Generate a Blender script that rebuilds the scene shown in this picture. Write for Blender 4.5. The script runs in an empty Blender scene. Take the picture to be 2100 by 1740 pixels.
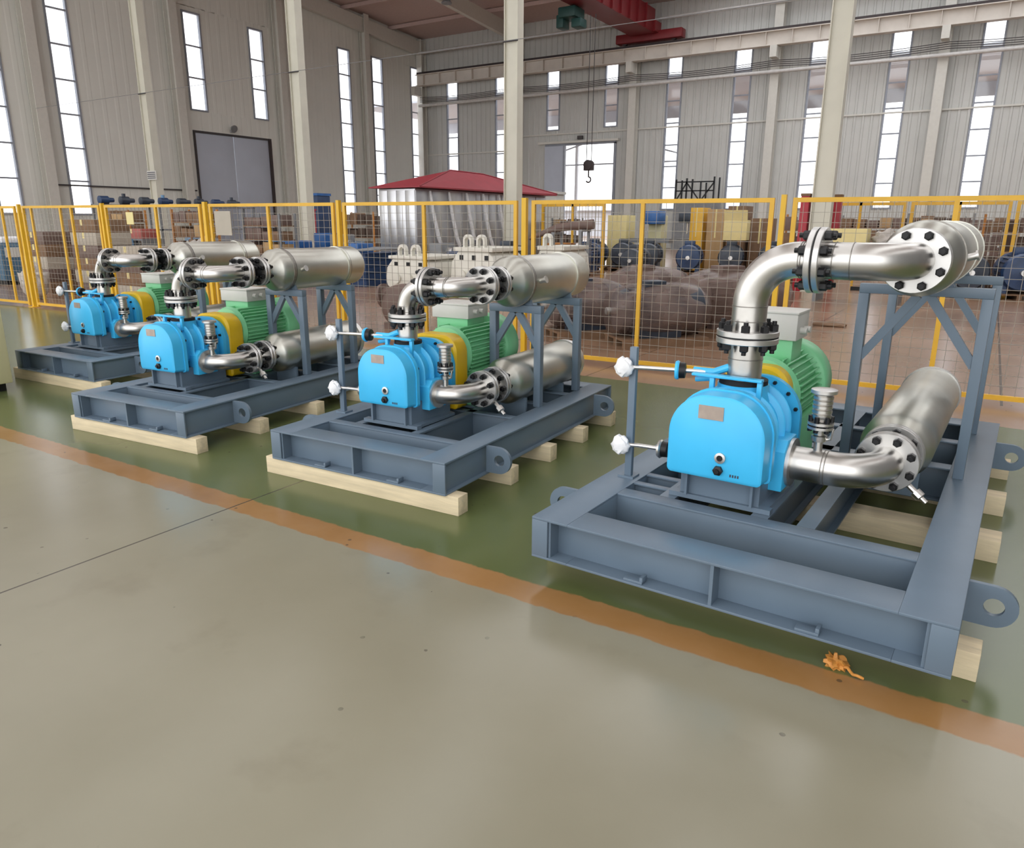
import bpy, bmesh, math, random
from mathutils import Vector, Matrix

random.seed(7)
PI = math.pi
SC = bpy.context.scene
COL = SC.collection

# ------------------------------------------------------------------ camera
# solved from the photograph: f = 1521 px of 2100, pitch 15.24 deg down, yaw 32.07 deg left
F_PX, PITCH, ROLL, YAW, CAM_H = 1521.35, 0.2660, 0.0049, -0.5597, 1.65
cam_data = bpy.data.cameras.new('camera')
cam_data.sensor_fit = 'HORIZONTAL'
cam_data.sensor_width = 36.0
cam_data.lens = 36.0 * F_PX / 2100.0
cam_data.clip_end = 300
cam = bpy.data.objects.new('camera', cam_data)
COL.objects.link(cam)
fw = Vector((math.sin(YAW) * math.cos(PITCH), math.cos(YAW) * math.cos(PITCH), -math.sin(PITCH)))
rt = Vector((math.cos(YAW), -math.sin(YAW), 0))
up = rt.cross(fw)
r2 = rt * math.cos(ROLL) + up * math.sin(ROLL)
u2 = up * math.cos(ROLL) - rt * math.sin(ROLL)
cam.matrix_world = Matrix(((r2.x, u2.x, -fw.x, 0), (r2.y, u2.y, -fw.y, 0), (r2.z, u2.z, -fw.z, CAM_H), (0, 0, 0, 1)))
SC.camera = cam

# ------------------------------------------------------------------ world, lights, exposure
world = bpy.data.worlds.new('overcast_sky')
SC.world = world
world.use_nodes = True
bg = world.node_tree.nodes['Background']
bg.inputs[0].default_value = (0.975, 0.985, 1.0, 1)
bg.inputs[1].default_value = 1.0
SC.view_settings.view_transform = 'Standard'
SC.view_settings.look = 'None'
SC.view_settings.exposure = 1.42
SC.view_settings.gamma = 1.0
SC.view_settings.use_curve_mapping = False
SC.cycles.max_bounces = 6
SC.cycles.diffuse_bounces = 3
SC.cycles.transparent_max_bounces = 16

def area(name, loc, rot, sx, sy, power, col=(1, 1, 1)):
    d = bpy.data.lights.new(name, 'AREA')
    d.shape = 'RECTANGLE'; d.size = sx; d.size_y = sy; d.energy = power; d.color = col
    o = bpy.data.objects.new(name, d); COL.objects.link(o)
    o.location = loc; o.rotation_euler = rot
    return o
# ------------------------------------------------------------------ materials
MATS = {}
def lin(c):
    return tuple(((v / 255) / 12.92 if v / 255 <= 0.04045 else ((v / 255 + 0.055) / 1.055) ** 2.4) for v in c)
def mat(name, rgb, rough=0.5, metal=0.0, var=0.08, scale=6.0, bump=0.0, bscale=40.0, spec=0.5, stretch=None, coat=0.0):
    if name in MATS: return MATS[name]
    m = bpy.data.materials.new(name); m.use_nodes = True
    nt = m.node_tree; b = nt.nodes['Principled BSDF']
    c = lin(rgb)
    tc = nt.nodes.new('ShaderNodeTexCoord'); mp = nt.nodes.new('ShaderNodeMapping')
    nt.links.new(tc.outputs['Object'], mp.inputs[0])
    if stretch: mp.inputs['Scale'].default_value = stretch
    nz = nt.nodes.new('ShaderNodeTexNoise'); nz.inputs['Scale'].default_value = scale; nz.inputs['Detail'].default_value = 4
    nt.links.new(mp.outputs[0], nz.inputs['Vector'])
    rp = nt.nodes.new('ShaderNodeValToRGB')
    rp.color_ramp.elements[0].position = 0.3; rp.color_ramp.elements[1].position = 0.7
    rp.color_ramp.elements[0].color = (*[max(0, v * (1 - var)) for v in c], 1)
    rp.color_ramp.elements[1].color = (*[min(1, v * (1 + var)) for v in c], 1)
    nt.links.new(nz.outputs[0], rp.inputs[0])
    nt.links.new(rp.outputs[0], b.inputs['Base Color'])
    b.inputs['Roughness'].default_value = rough
    b.inputs['Metallic'].default_value = metal
    b.inputs['Specular IOR Level'].default_value = spec
    if coat: b.inputs['Coat Weight'].default_value = coat; b.inputs['Coat Roughness'].default_value = 0.15
    if bump:
        n2 = nt.nodes.new('ShaderNodeTexNoise'); n2.inputs['Scale'].default_value = bscale; n2.inputs['Detail'].default_value = 3
        nt.links.new(mp.outputs[0], n2.inputs['Vector'])
        bp = nt.nodes.new('ShaderNodeBump'); bp.inputs['Strength'].default_value = bump; bp.inputs['Distance'].default_value = 0.01
        nt.links.new(n2.outputs[0], bp.inputs['Height']); nt.links.new(bp.outputs[0], b.inputs['Normal'])
    MATS[name] = m
    return m

M_SKID = mat('skid_grey_paint', (100, 116, 131), 0.38, var=0.06, scale=3, spec=0.5)
M_BLUE = mat('sky_blue_paint', (66, 188, 240), 0.38, var=0.05, scale=4)
M_STEEL = mat('stainless_steel', (206, 203, 198), 0.33, metal=1.0, var=0.12, scale=5, bump=0.02, bscale=60, stretch=(1, 1, 1))
M_STEEL2 = mat('brushed_shell_steel', (200, 199, 190), 0.38, metal=1.0, var=0.10, scale=3, bump=0.008, bscale=25)
M_FLANGE = mat('machined_flange_steel', (205, 203, 200), 0.33, metal=0.85, var=0.08, scale=8)
M_WELD = mat('weld_seam', (150, 146, 140), 0.45, metal=0.9, var=0.2, scale=40)
M_BLACK = mat('black_oxide', (24, 24, 26), 0.42, metal=0.3, var=0.2, scale=30)
M_RUBBER = mat('black_rubber', (20, 20, 22), 0.7)
M_GREEN = mat('mint_green_paint', (128, 205, 152), 0.42, var=0.05, scale=5)
M_YGUARD = mat('yellow_guard_paint', (232, 190, 20), 0.4, var=0.06, scale=6)
M_JBOX = mat('light_grey_box_paint', (205, 204, 198), 0.45, var=0.04)
M_WOOD = mat('pale_pine', (216, 199, 166), 0.7, var=0.14, scale=5, bump=0.15, bscale=30, stretch=(0.6, 6, 6))
M_PLATE = mat('nameplate_metal', (172, 158, 148), 0.35, metal=0.5, var=0.1, scale=20)
M_WRAPW = mat('white_bubble_wrap', (235, 235, 236), 0.35, var=0.08, scale=20, bump=0.8, bscale=18)
M_COLUMN = mat('cream_column_paint', (212, 209, 194), 0.5, var=0.05, scale=1.5)
M_WALL = mat('grey_wall_cladding', (200, 200, 195), 0.55, var=0.03, scale=1.0)
M_GABLE = mat('gable_wall_cladding', (228, 228, 220), 0.55, var=0.03, scale=0.6)
M_POST = mat('wall_post_paint', (212, 209, 200), 0.55, var=0.03)
M_FRAME = mat('window_frame_grey', (150, 155, 165), 0.5)
M_DOOR = mat('door_grey_panel', (190, 196, 208), 0.4, var=0.03, scale=1)
M_ROOF = mat('roof_underside', (196, 172, 166), 0.7, var=0.04)
M_BEAM = mat('runway_beam_cream', (214, 206, 196), 0.55, var=0.05, scale=2)
M_RAIL = mat('dark_crane_rail', (58, 48, 48), 0.6)
M_RED = mat('crane_red', (118, 24, 30), 0.45, var=0.08, scale=3)
M_HOIST = mat('hoist_teal', (28, 70, 66), 0.5)
M_PIPEW = mat('white_pipe_paint', (205, 202, 198), 0.5)
M_CABLE = mat('dark_cable', (70, 66, 66), 0.7)
M_YFENCE = mat('fence_yellow_paint', (222, 172, 48), 0.45, var=0.08, scale=4)
M_YFENCE2 = mat('fence_post_yellow', (226, 178, 36), 0.42, var=0.06, scale=4)
M_WIRE = mat('fence_wire', (150, 142, 130), 0.5, metal=0.2)
M_FILM = mat('brown_plastic_wrap', (128, 106, 96), 0.22, var=0.2, scale=5, bump=0.6, bscale=7)
M_DARKM = mat('dark_motor_paint', (52, 60, 72), 0.4, var=0.25, scale=6)
M_NAVY = mat('navy_paint', (38, 62, 98), 0.4, var=0.2, scale=5)
M_MIDBLUE = mat('mid_blue_paint', (52, 104, 168), 0.42, var=0.15, scale=5)
M_LTBLUE = mat('light_blue_paint', (110, 150, 185), 0.45, var=0.12, scale=5)
M_WHITEC = mat('white_cast_primer', (222, 219, 208), 0.55, var=0.06, scale=4, bump=0.2, bscale=20)
M_RUST = mat('brown_primer', (112, 92, 84), 0.55, var=0.12, scale=5, bump=0.2, bscale=20)
M_CARD = mat('cardboard', (178, 146, 104), 0.75, var=0.08, scale=5)
M_CARDY = mat('pale_yellow_board', (228, 212, 152), 0.75, var=0.05, scale=4)
M_CARDD = mat('brown_carton', (128, 100, 76), 0.75, var=0.15, scale=5)
M_SHEET = mat('silver_sheet', (196, 196, 198), 0.3, metal=0.75, var=0.1, scale=2)
M_TARP = mat('red_tarpaulin', (152, 44, 56), 0.5, var=0.08, scale=3)
M_REDP = mat('red_cabinet_paint', (168, 30, 46), 0.45)
M_CREAM = mat('cream_cabinet_paint', (206, 200, 158), 0.45, var=0.03, scale=2)
M_ORWOOD = mat('orange_wood', (184, 124, 62), 0.7, var=0.15, scale=6)
M_GREY = mat('mid_grey_paint', (130, 132, 134), 0.5, var=0.1)
M_BOARD = mat('grey_beige_board', (178, 168, 154), 0.7, var=0.04)
M_ORANGE = mat('orange_brown_tape', (196, 134, 60), 0.6, var=0.2, scale=30)
M_INK = mat('dark_print', (60, 62, 78), 0.7)
M_BRASS = mat('brass', (196, 170, 90), 0.3, metal=1.0)
M_CANOPY = mat('outdoor_canopy_grey', (196, 200, 208), 0.6, var=0.03)

def glass_mat():
    m = bpy.data.materials.new('window_glass'); m.use_nodes = True
    nt = m.node_tree; nt.nodes.clear()
    out = nt.nodes.new('ShaderNodeOutputMaterial'); mx = nt.nodes.new('ShaderNodeMixShader')
    t = nt.nodes.new('ShaderNodeBsdfTransparent'); g = nt.nodes.new('ShaderNodeBsdfGlossy')
    t.inputs[0].default_value = (0.97, 0.98, 1, 1); g.inputs['Roughness'].default_value = 0.05
    mx.inputs[0].default_value = 0.05
    nt.links.new(t.outputs[0], mx.inputs[1]); nt.links.new(g.outputs[0], mx.inputs[2]); nt.links.new(mx.outputs[0], out.inputs[0])
    return m
M_GLASS = glass_mat()

def film_mat():
    m = bpy.data.materials.new('clear_wrap_film'); m.use_nodes = True
    nt = m.node_tree; nt.nodes.clear()
    out = nt.nodes.new('ShaderNodeOutputMaterial'); mx = nt.nodes.new('ShaderNodeMixShader')
    t = nt.nodes.new('ShaderNodeBsdfTransparent'); p = nt.nodes.new('ShaderNodeBsdfPrincipled')
    p.inputs['Base Color'].default_value = (*lin((138, 118, 110)), 1); p.inputs['Roughness'].default_value = 0.25
    tc = nt.nodes.new('ShaderNodeTexCoord'); n = nt.nodes.new('ShaderNodeTexNoise'); n.inputs['Scale'].default_value = 2.2
    n.inputs['Detail'].default_value = 2
    nt.links.new(tc.outputs['Object'], n.inputs['Vector'])
    rp = nt.nodes.new('ShaderNodeValToRGB'); rp.color_ramp.elements[0].position = 0.35; rp.color_ramp.elements[1].position = 0.7
    rp.color_ramp.elements[0].color = (0.35, 0.35, 0.35, 1); rp.color_ramp.elements[1].color = (0.75, 0.75, 0.75, 1)
    nt.links.new(n.outputs[0], rp.inputs[0]); nt.links.new(rp.outputs[0], mx.inputs[0])
    bp = nt.nodes.new('ShaderNodeBump'); bp.inputs['Strength'].default_value = 0.7; bp.inputs['Distance'].default_value = 0.03
    nt.links.new(n.outputs[0], bp.inputs['Height']); nt.links.new(bp.outputs[0], p.inputs['Normal'])
    nt.links.new(t.outputs[0], mx.inputs[1]); nt.links.new(p.outputs[0], mx.inputs[2]); nt.links.new(mx.outputs[0], out.inputs[0])
    return m
M_CLEAR = film_mat()

def floor_mat():
    """painted workshop floor: beige coat, orange line, green bay, brown bay; all bands lie along X"""
    m = bpy.data.materials.new('painted_workshop_floor'); m.use_nodes = True
    nt = m.node_tree; b = nt.nodes['Principled BSDF']; L = nt.links.new; N = nt.nodes.new
    g = N('ShaderNodeNewGeometry'); sx = N('ShaderNodeSeparateXYZ'); L(g.outputs['Position'], sx.inputs[0])
    def noise(scale, detail=4, rough=0.55):
        n = N('ShaderNodeTexNoise'); n.inputs['Scale'].default_value = scale; n.inputs['Detail'].default_value = detail
        n.inputs['Roughness'].default_value = rough; L(g.outputs['Position'], n.inputs['Vector']); return n
    def math_(op, a, bb, clamp=False):
        k = N('ShaderNodeMath'); k.operation = op; k.use_clamp = clamp
        for i, v in enumerate((a, bb)):
            if isinstance(v, (int, float)): k.inputs[i].default_value = v
            else: L(v, k.inputs[i])
        return k.outputs[0]
    def mix(fac, a, bb):
        k = N('ShaderNodeMix'); k.data_type = 'RGBA'
        if isinstance(fac, (int, float)): k.inputs[0].default_value = fac
        else: L(fac, k.inputs[0])
        for i, v in ((6, a), (7, bb)):
            if isinstance(v, tuple): k.inputs[i].default_value = (*v, 1)
            else: L(v, k.inputs[i])
        return k.outputs[2]
    edge = noise(9, 4); wob = math_('MULTIPLY', math_('SUBTRACT', edge.outputs[0], 0.5), 0.05)
    y = math_('ADD', sx.outputs[1], wob)
    def step(at, w=0.012):
        return math_('MULTIPLY', math_('SUBTRACT', y, at), 1.0 / w, True)
    big = noise(0.55, 5); mid = noise(2.6, 5); fine = noise(30, 3)
    def ramp(n, p0, p1):
        r = N('ShaderNodeValToRGB'); r.color_ramp.elements[0].position = p0; r.color_ramp.elements[1].position = p1
        L(n.outputs[0], r.inputs[0]); return r.outputs[0]
    beige = mix(ramp(big, 0.35, 0.68), lin((139, 134, 114)), lin((151, 146, 126)))
    beige = mix(math_('MULTIPLY', ramp(mid, 0.58, 0.72), 0.35), beige, lin((128, 120, 100)))
    orange = mix(ramp(mid, 0.3, 0.7), lin((148, 108, 60)), lin((160, 121, 78)))
    green = mix(ramp(big, 0.35, 0.7), lin((88, 98, 56)), lin((100, 108, 70)))
    brown = mix(ramp(big, 0.35, 0.7), lin((146, 116, 94)), lin((166, 134, 110)))
    c = mix(step(2.58), beige, orange)
    c = mix(step(2.755), c, green)
    c = mix(step(7.30), c, brown)
    # stains: small dark specks
    sp = N('ShaderNodeTexVoronoi'); sp.inputs['Scale'].default_value = 5.5; L(g.outputs['Position'], sp.inputs['Vector'])
    spk = math_('LESS_THAN', math_('ADD', sp.outputs['Distance'], math_('MULTIPLY', fine.outputs[0], 0.06)), 0.085)
    c = mix(math_('MULTIPLY', math_('MULTIPLY', spk, ramp(mid, 0.40, 0.52)), 0.7), c, lin((70, 64, 54)))
    # expansion joints
    def joint(coord, at, w):
        return math_('LESS_THAN', math_('ABSOLUTE', math_('SUBTRACT', coord, at), 0), w)
    j = joint(sx.outputs[0], -3.61, 0.006)
    for a_ in (2.4, -9.6, -15.6): j = math_('MAXIMUM', j, joint(sx.outputs[0], a_, 0.006))
    for a_ in (-3.2, 9.2, 12.6, 18.6): j = math_('MAXIMUM', j, joint(sx.outputs[1], a_, 0.01))
    for a_ in (0.3, -2.3, -5.6): j = math_('MAXIMUM', j, math_('MULTIPLY', joint(sx.outputs[0], a_, 0.012), math_('GREATER_THAN', sx.outputs[1], 8.2)))
    c = mix(math_('MULTIPLY', j, 0.85), c, lin((58, 52, 46)))
    L(c, b.inputs['Base Color'])
    rg = math_('ADD', math_('MULTIPLY', big.outputs[0], 0.12), 0.16)
    L(rg, b.inputs['Roughness'])
    b.inputs['Specular IOR Level'].default_value = 0.5
    bp = N('ShaderNodeBump'); bp.inputs['Strength'].default_value = 0.012; bp.inputs['Distance'].default_value = 0.02
    L(mid.outputs[0], bp.inputs['Height']); L(bp.outputs[0], b.inputs['Normal'])
    return m
M_FLOOR = floor_mat()

# ------------------------------------------------------------------ mesh helpers
def V(*a): return Vector(a)
def box(bm, x0, x1, y0, y1, z0, z1):
    v = [bm.verts.new(p) for p in ((x0, y0, z0), (x1, y0, z0), (x1, y1, z0), (x0, y1, z0), (x0, y0, z1), (x1, y0, z1), (x1, y1, z1), (x0, y1, z1))]
    for f in ((0, 3, 2, 1), (4, 5, 6, 7), (0, 1, 5, 4), (1, 2, 6, 5), (2, 3, 7, 6), (3, 0, 4, 7)):
        bm.faces.new([v[i] for i in f])
    return v
def frame_of(d):
    d = Vector(d).normalized()
    a = Vector((0, 0, 1)) if abs(d.z) < 0.9 else Vector((1, 0, 0))
    e1 = d.cross(a).normalized(); e2 = d.cross(e1).normalized()
    return d, e1, e2
def rings(bm, rs, caps=True, closed=False):
    """bridge a list of vertex rings"""
    vs = [[bm.verts.new(p) for p in r] for r in rs]
    n = len(vs[0])
    for a, b in zip(vs[:-1], vs[1:]):
        for i in range(n):
            bm.faces.new((a[i], a[(i + 1) % n], b[(i + 1) % n], b[i]))
    if closed:
        a, b = vs[-1], vs[0]
        for i in range(n): bm.faces.new((a[i], a[(i + 1) % n], b[(i + 1) % n], b[i]))
    elif caps:
        bm.faces.new(vs[0][::-1]); bm.faces.new(vs[-1])
    return vs
def lathe(bm, o, d, prof, seg=28, caps=True, closed=False):
    d, e1, e2 = frame_of(d); o = Vector(o)
    rings(bm, [[o + d * t + (e1 * math.cos(2 * PI * i / seg) + e2 * math.sin(2 * PI * i / seg)) * r for i in range(seg)] for t, r in prof], caps, closed)
def cyl(bm, a, b, r, seg=16, r1=None):
    a = Vector(a); b = Vector(b)
    lathe(bm, a, b - a, [(0, r), ((b - a).length, r if r1 is None else r1)], seg)
def ring(bm, o, d, ri, ro, t, seg=32, bev=0.0):
    """solid washer from o along d"""
    if bev: prof = [(0, ri), (t, ri), (t, ro - bev), (t - bev, ro), (bev, ro), (0, ro - bev)]
    else: prof = [(0, ri), (t, ri), (t, ro), (0, ro)]
    lathe(bm, o, d, prof, seg, caps=False, closed=True)
def sweep(bm, pts, r, seg=28, caps=True):
    pts = [Vector(p) for p in pts]; out = []
    d0 = (pts[1] - pts[0]).normalized(); _, e1, e2 = frame_of(d0)
    for i, p in enumerate(pts):
        if i == 0: d = d0
        elif i == len(pts) - 1: d = (pts[i] - pts[i - 1]).normalized()
        else: d = ((pts[i + 1] - pts[i]).normalized() + (pts[i] - pts[i - 1]).normalized()).normalized()
        e1 = (e1 - d * e1.dot(d)).normalized(); e2 = d.cross(e1)
        rr = r[i] if isinstance(r, (list, tuple)) else r
        out.append([p + (e1 * math.cos(2 * PI * k / seg) + e2 * math.sin(2 * PI * k / seg)) * rr for k in range(seg)])
    rings(bm, out, caps)
def bar(bm, a, b, w, t, upv=(0, 1, 0)):
    """rectangular bar from a to b, w across in the plane normal to upv, t along upv"""
    a = Vector(a); b = Vector(b); d = (b - a).normalized(); u = Vector(upv)
    s = d.cross(u).normalized(); u = s.cross(d).normalized()
    rings(bm, [[p + s * (w / 2 * i) + u * (t / 2 * j) for i, j in ((-1, -1), (1, -1), (1, 1), (-1, 1))] for p in (a, b)])
def prism(bm, prof, axis, t0, t1):
    """2D profile (list of pairs) extruded along axis: 'x' -> (y,z), 'y' -> (x,z), 'z' -> (x,y)"""
    def P(q, t):
        return {'x': (t, q[0], q[1]), 'y': (q[0], t, q[1]), 'z': (q[0], q[1], t)}[axis]
    rings(bm, [[P(q, t0) for q in prof], [P(q, t1) for q in prof]])
def arc(o, e1, e2, r, a0, a1, n):
    o, e1, e2 = Vector(o), Vector(e1), Vector(e2)
    return [o + e1 * r * math.cos(a0 + (a1 - a0) * i / n) + e2 * r * math.sin(a0 + (a1 - a0) * i / n) for i in range(n + 1)]
def finish(bm, smooth=True, bevel=0.0, ang=35):
    bmesh.ops.recalc_face_normals(bm, faces=bm.faces)
    if bevel:
        es = [e for e in bm.edges if e.is_manifold and e.calc_face_angle(0) > math.radians(50)]
        bmesh.ops.bevel(bm, geom=es, offset=bevel, segments=2, affect='EDGES', profile=0.5)
    me = bpy.data.meshes.new('m'); bm.to_mesh(me); bm.free()
    if smooth:
        me.polygons.foreach_set('use_smooth', [True] * len(me.polygons))
        me.set_sharp_from_angle(angle=math.radians(ang))
    return me
def obj(name, bm, m, parent=None, smooth=True, bevel=0.0, ang=35, label=None):
    me = bm if isinstance(bm, bpy.types.Mesh) else finish(bm, smooth, bevel, ang)
    me.name = name
    if m and not me.materials: me.materials.append(m)
    o = bpy.data.objects.new(name, me); COL.objects.link(o)
    if parent: o.parent = parent
    if label: o['label'] = label
    return o
def inst(name, me, parent, loc, rot=None, mtx=None):
    o = bpy.data.objects.new(name, me); COL.objects.link(o); o.parent = parent
    if mtx is not None: o.matrix_local = mtx
    else:
        o.location = loc
        if rot: o.rotation_euler = rot
    return o
def thing(name, label, cat, loc=(0, 0, 0), rz=0, group=None):
    o = bpy.data.objects.new(name, None); COL.objects.link(o); o.empty_display_size = 0.2
    o.location = loc; o.rotation_euler = (0, 0, rz)
    return tag(o, label, cat, group)
def tag(o, label, cat, group=None):
    o['label'] = label; o['category'] = cat
    if group: o['group'] = group
    return o
def struct(o): o['kind'] = 'structure'; return o
def B(): return bmesh.new()
def quick(name, m, parent, *boxes, bevel=0.0, label=None):
    bm = B()
    for b in boxes: box(bm, *b)
    return obj(name, bm, m, parent, bevel=bevel, label=label)
def dup(root):
    r = root.copy(); COL.objects.link(r)
    for ch in root.children:
        c = ch.copy(); COL.objects.link(c); c.parent = r
        for g in ch.children:
            d = g.copy(); COL.objects.link(d); d.parent = c
    return r

# ------------------------------------------------------------------ the hall
GX, WY = -26.4, 33.1          # gable wall plane (x), long wall plane (y)
bm = B(); box(bm, -60, 24, -26, 90, -0.2, 0.0)
struct(obj('floor', bm, M_FLOOR, smooth=False))
BEFORE_HALL = set(bpy.data.objects)

def clad_strip(bm, a0, a1, z0, z1, plane, face, pitch=0.30, depth=0.03, th=0.05):
    """trapezoid ribbed sheet along an axis between a0 and a1; plane is the inner face"""
    n = max(1, int(round((a1 - a0) / pitch))); p = (a1 - a0) / n; pts = []
    for i in range(n):
        s = a0 + i * p
        pts += [(s, 0), (s + p * 0.62, 0), (s + p * 0.70, -depth), (s + p * 0.92, -depth)]
    pts.append((a1, 0))
    def P(s, d, z):
        return (s, plane + d, z) if face == 'y' else (plane - d, s, z)
    loop = [(s, d) for s, d in pts] + [(a1, th), (a0, th)]
    rings(bm, [[P(s, d, z0) for s, d in loop], [P(s, d, z1) for s, d in loop]])

# --- long wall on the right of the picture
WIN_R = [(-24.8, -24.05), (-21.8, -21.05), (-12.9, -12.2), (-10.0, -9.27), (-7.05, -6.33), (-4.2, -3.5), (-1.3, -0.6), (1.7, 2.4), (4.7, 5.4)]
ROOF0 = 10.65
bm = B(); box(bm, GX - 0.3, 8, WY + 0.06, WY + 0.2, 9.0, 10.9)
for a, b in WIN_R: box(bm, a - 0.1, b + 0.1, WY + 0.06, WY + 0.2, 0, 2.2)
wall_r = struct(obj('wall_right', bm, M_WALL, smooth=False))
edges = [GX] + [v for w in WIN_R for v in w] + [8.0]
def in_door(a, b): return a > -21.1 and b < -12.8
for a, b in zip(edges[0::2], edges[1::2]):
    if a < -20 and b > -13:      # bay with the open sliding door and the two short windows
        parts = [(a, -18.87, 0, 8.95), (-15.16, b, 0, 8.95), (-18.87, -15.16, 5.2, 5.85), (-18.15, -15.85, 5.85, 8.95), (-18.87, -18.15, 8.6, 8.95), (-15.85, -15.16, 8.6, 8.95)]
    else: parts = [(a, b, 0, 8.95)]
    for p in parts:
        bm = B(); clad_strip(bm, *p, WY, 'y'); obj('cladding_sheet', bm, M_WALL, wall_r, smooth=False)
for a, b in WIN_R:
    bm = B(); clad_strip(bm, a, b, 0, 2.2, WY, 'y'); obj('cladding_sheet', bm, M_WALL, wall_r, smooth=False)
    bm = B(); clad_strip(bm, a, b, 8.6, 8.95, WY, 'y'); obj('cladding_sheet', bm, M_WALL, wall_r, smooth=False)
bm = B(); clad_strip(bm, GX, 8, 8.95, 10.9, WY, 'y'); obj('cladding_sheet', bm, M_WALL, wall_r, smooth=False)
quick('girt', M_POST, wall_r, (-21, 8, WY - 0.07, WY - 0.03, 5.66, 5.72))
quick('girt', M_POST, wall_r, (GX, -21, WY - 0.07, WY - 0.03, 5.02, 5.08))
for x in (GX + 0.2, -20.3, -14.3, -8.25, -2.4, 3.6):
    bm = B(); box(bm, x - 0.17, x + 0.17, WY - 0.46, WY - 0.43, 0, 10.6); box(bm, x - 0.17, x + 0.17, WY - 0.09, WY - 0.06, 0, 10.6); box(bm, x - 0.015, x + 0.015, WY - 0.43, WY - 0.09, 0, 10.6)
    obj('wall_post', bm, M_POST, wall_r)
    quick('bracket', M_POST, wall_r, (x - 0.13, x + 0.13, WY - 1.0, WY - 0.46, 7.9, 8.32))

def window(n, a0, a1, z0, z1, rows, plane, face):
    """slim steel window; the frame is the object, panes and bars its parts"""
    def bx(b_, s0, s1, d0, d1, za, zb):
        if face == 'y': box(b_, s0, s1, plane + d0, plane + d1, za, zb)
        else: box(b_, plane - d1, plane - d0, s0, s1, za, zb)
    bm = B(); t = 0.06
    bx(bm, a0, a0 + t, -0.04, 0.08, z0, z1); bx(bm, a1 - t, a1, -0.04, 0.08, z0, z1)
    bx(bm, a0 + t, a1 - t, -0.04, 0.08, z0, z0 + t); bx(bm, a0 + t, a1 - t, -0.04, 0.08, z1 - t, z1)
    w = struct(obj('window_%d' % n, bm, M_FRAME, smooth=False))
    h = (z1 - z0 - 2 * t) / rows
    for i in range(rows):
        za = z0 + t + i * h
        bm = B(); bx(bm, a0 + t, a1 - t, 0.0, 0.012, za + (0.02 if i else 0), za + h - (0.02 if i < rows - 1 else 0)); obj('pane', bm, M_GLASS, w, smooth=False)
        if i: bm = B(); bx(bm, a0 + t, a1 - t, -0.03, 0.05, za - 0.025, za + 0.025); obj('glazing_bar', bm, M_FRAME, w, smooth=False)
    return w
wn = 1
for a, b in WIN_R: window(wn, a, b, 2.2, 8.6, 7, WY, 'y'); wn += 1
for a, b in ((-18.87, -18.15), (-15.85, -15.16)): window(wn, a, b, 5.85, 8.6, 3, WY, 'y'); wn += 1

# open sliding door in the long wall
bm = B(); box(bm, -18.87, -17.86, WY - 0.14, WY - 0.04, 0, 5.15)
d2 = struct(obj('door_2', bm, M_DOOR, smooth=False, bevel=0.01))
quick('door_frame', M_FRAME, d2, (-17.86, -17.76, WY - 0.16, WY - 0.02, 0, 5.2), (-15.26, -15.16, WY - 0.1, WY + 0.02, 0, 5.2), (-18.87, -15.16, WY - 0.1, WY - 0.02, 5.15, 5.25))
quick('door_rail', M_POST, d2, (-19.2, -15.0, WY - 0.22, WY - 0.12, 5.25, 5.35))
quick('sensor_box', M_CABLE, d2, (-17.1, -16.85, WY - 0.2, WY - 0.06, 5.4, 5.55))

# --- gable wall on the left of the picture
WIN_G = [(5.0, 5.75), (9.0, 9.75), (11.9, 12.65), (14.15, 14.9), (27.0, 27.8), (29.25, 30.05), (32.15, 32.9)]
def roof_z(y): return ROOF0 + 0.065 * abs(WY - y) if y > 23 else ROOF0 + 0.065 * (WY - 23) - 0.065 * (23 - y)
bm = B(); box(bm, GX - 0.2, GX - 0.06, -4, WY + 0.2, 9.3, 11.4)
for a, b in WIN_G: box(bm, GX - 0.2, GX - 0.06, a - 0.1, b + 0.1, 0, 1.8)
wall_l = struct(obj('wall_left', bm, M_GABLE, smooth=False))
eg = [-4.0] + [v for w in WIN_G for v in w] + [WY]
for a, b in zip(eg[0::2], eg[1::2]):
    if a > 14.5 and b < 27.5:
        parts = [(a, 19.1, 0, 9.3), (22.8, b, 0, 9.3), (19.1, 22.8, 4.98, 5.68), (19.88, 22.05, 5.68, 9.3), (19.1, 19.88, 9.12, 9.3), (22.05, 22.8, 9.12, 9.3)]
    else: parts = [(a, b, 0, 9.3)]
    for p in parts:
        if p[1] - p[0] > 0.02: bm = B(); clad_strip(bm, *p, GX, 'x', pitch=0.45, depth=0.006); obj('cladding_sheet', bm, M_GABLE, wall_l, smooth=False)
for a, b in WIN_G: bm = B(); clad_strip(bm, a, b, 0, 1.8, GX, 'x', pitch=0.45, depth=0.006); obj('cladding_sheet', bm, M_GABLE, wall_l, smooth=False)
bm = B(); clad_strip(bm, -4, WY, 9.28, 11.4, GX, 'x', pitch=0.45, depth=0.006); obj('cladding_sheet', bm, M_GABLE, wall_l, smooth=False)
for y in (8.6, 13.45, 18.5, 23.45, 28.62):
    bm = B(); box(bm, GX + 0.06, GX + 0.09, y - 0.16, y + 0.16, 0, 10.9); box(bm, GX + 0.36, GX + 0.39, y - 0.16, y + 0.16, 0, 10.9); box(bm, GX + 0.09, GX + 0.36, y - 0.012, y + 0.012, 0, 10.9)
    obj('wall_post', bm, M_POST, wall_l)
quick('girt', M_CABLE, wall_l, (GX + 0.03, GX + 0.07, 13.6, 19.0, 2.74, 2.79))
for a, b in WIN_G: window(wn, a, b, 1.8, 9.28, 7, GX, 'x'); wn += 1
for a, b in ((19.1, 19.88), (22.05, 22.8)): window(wn, a, b, 5.68, 9.12, 3, GX, 'x'); wn += 1
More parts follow.
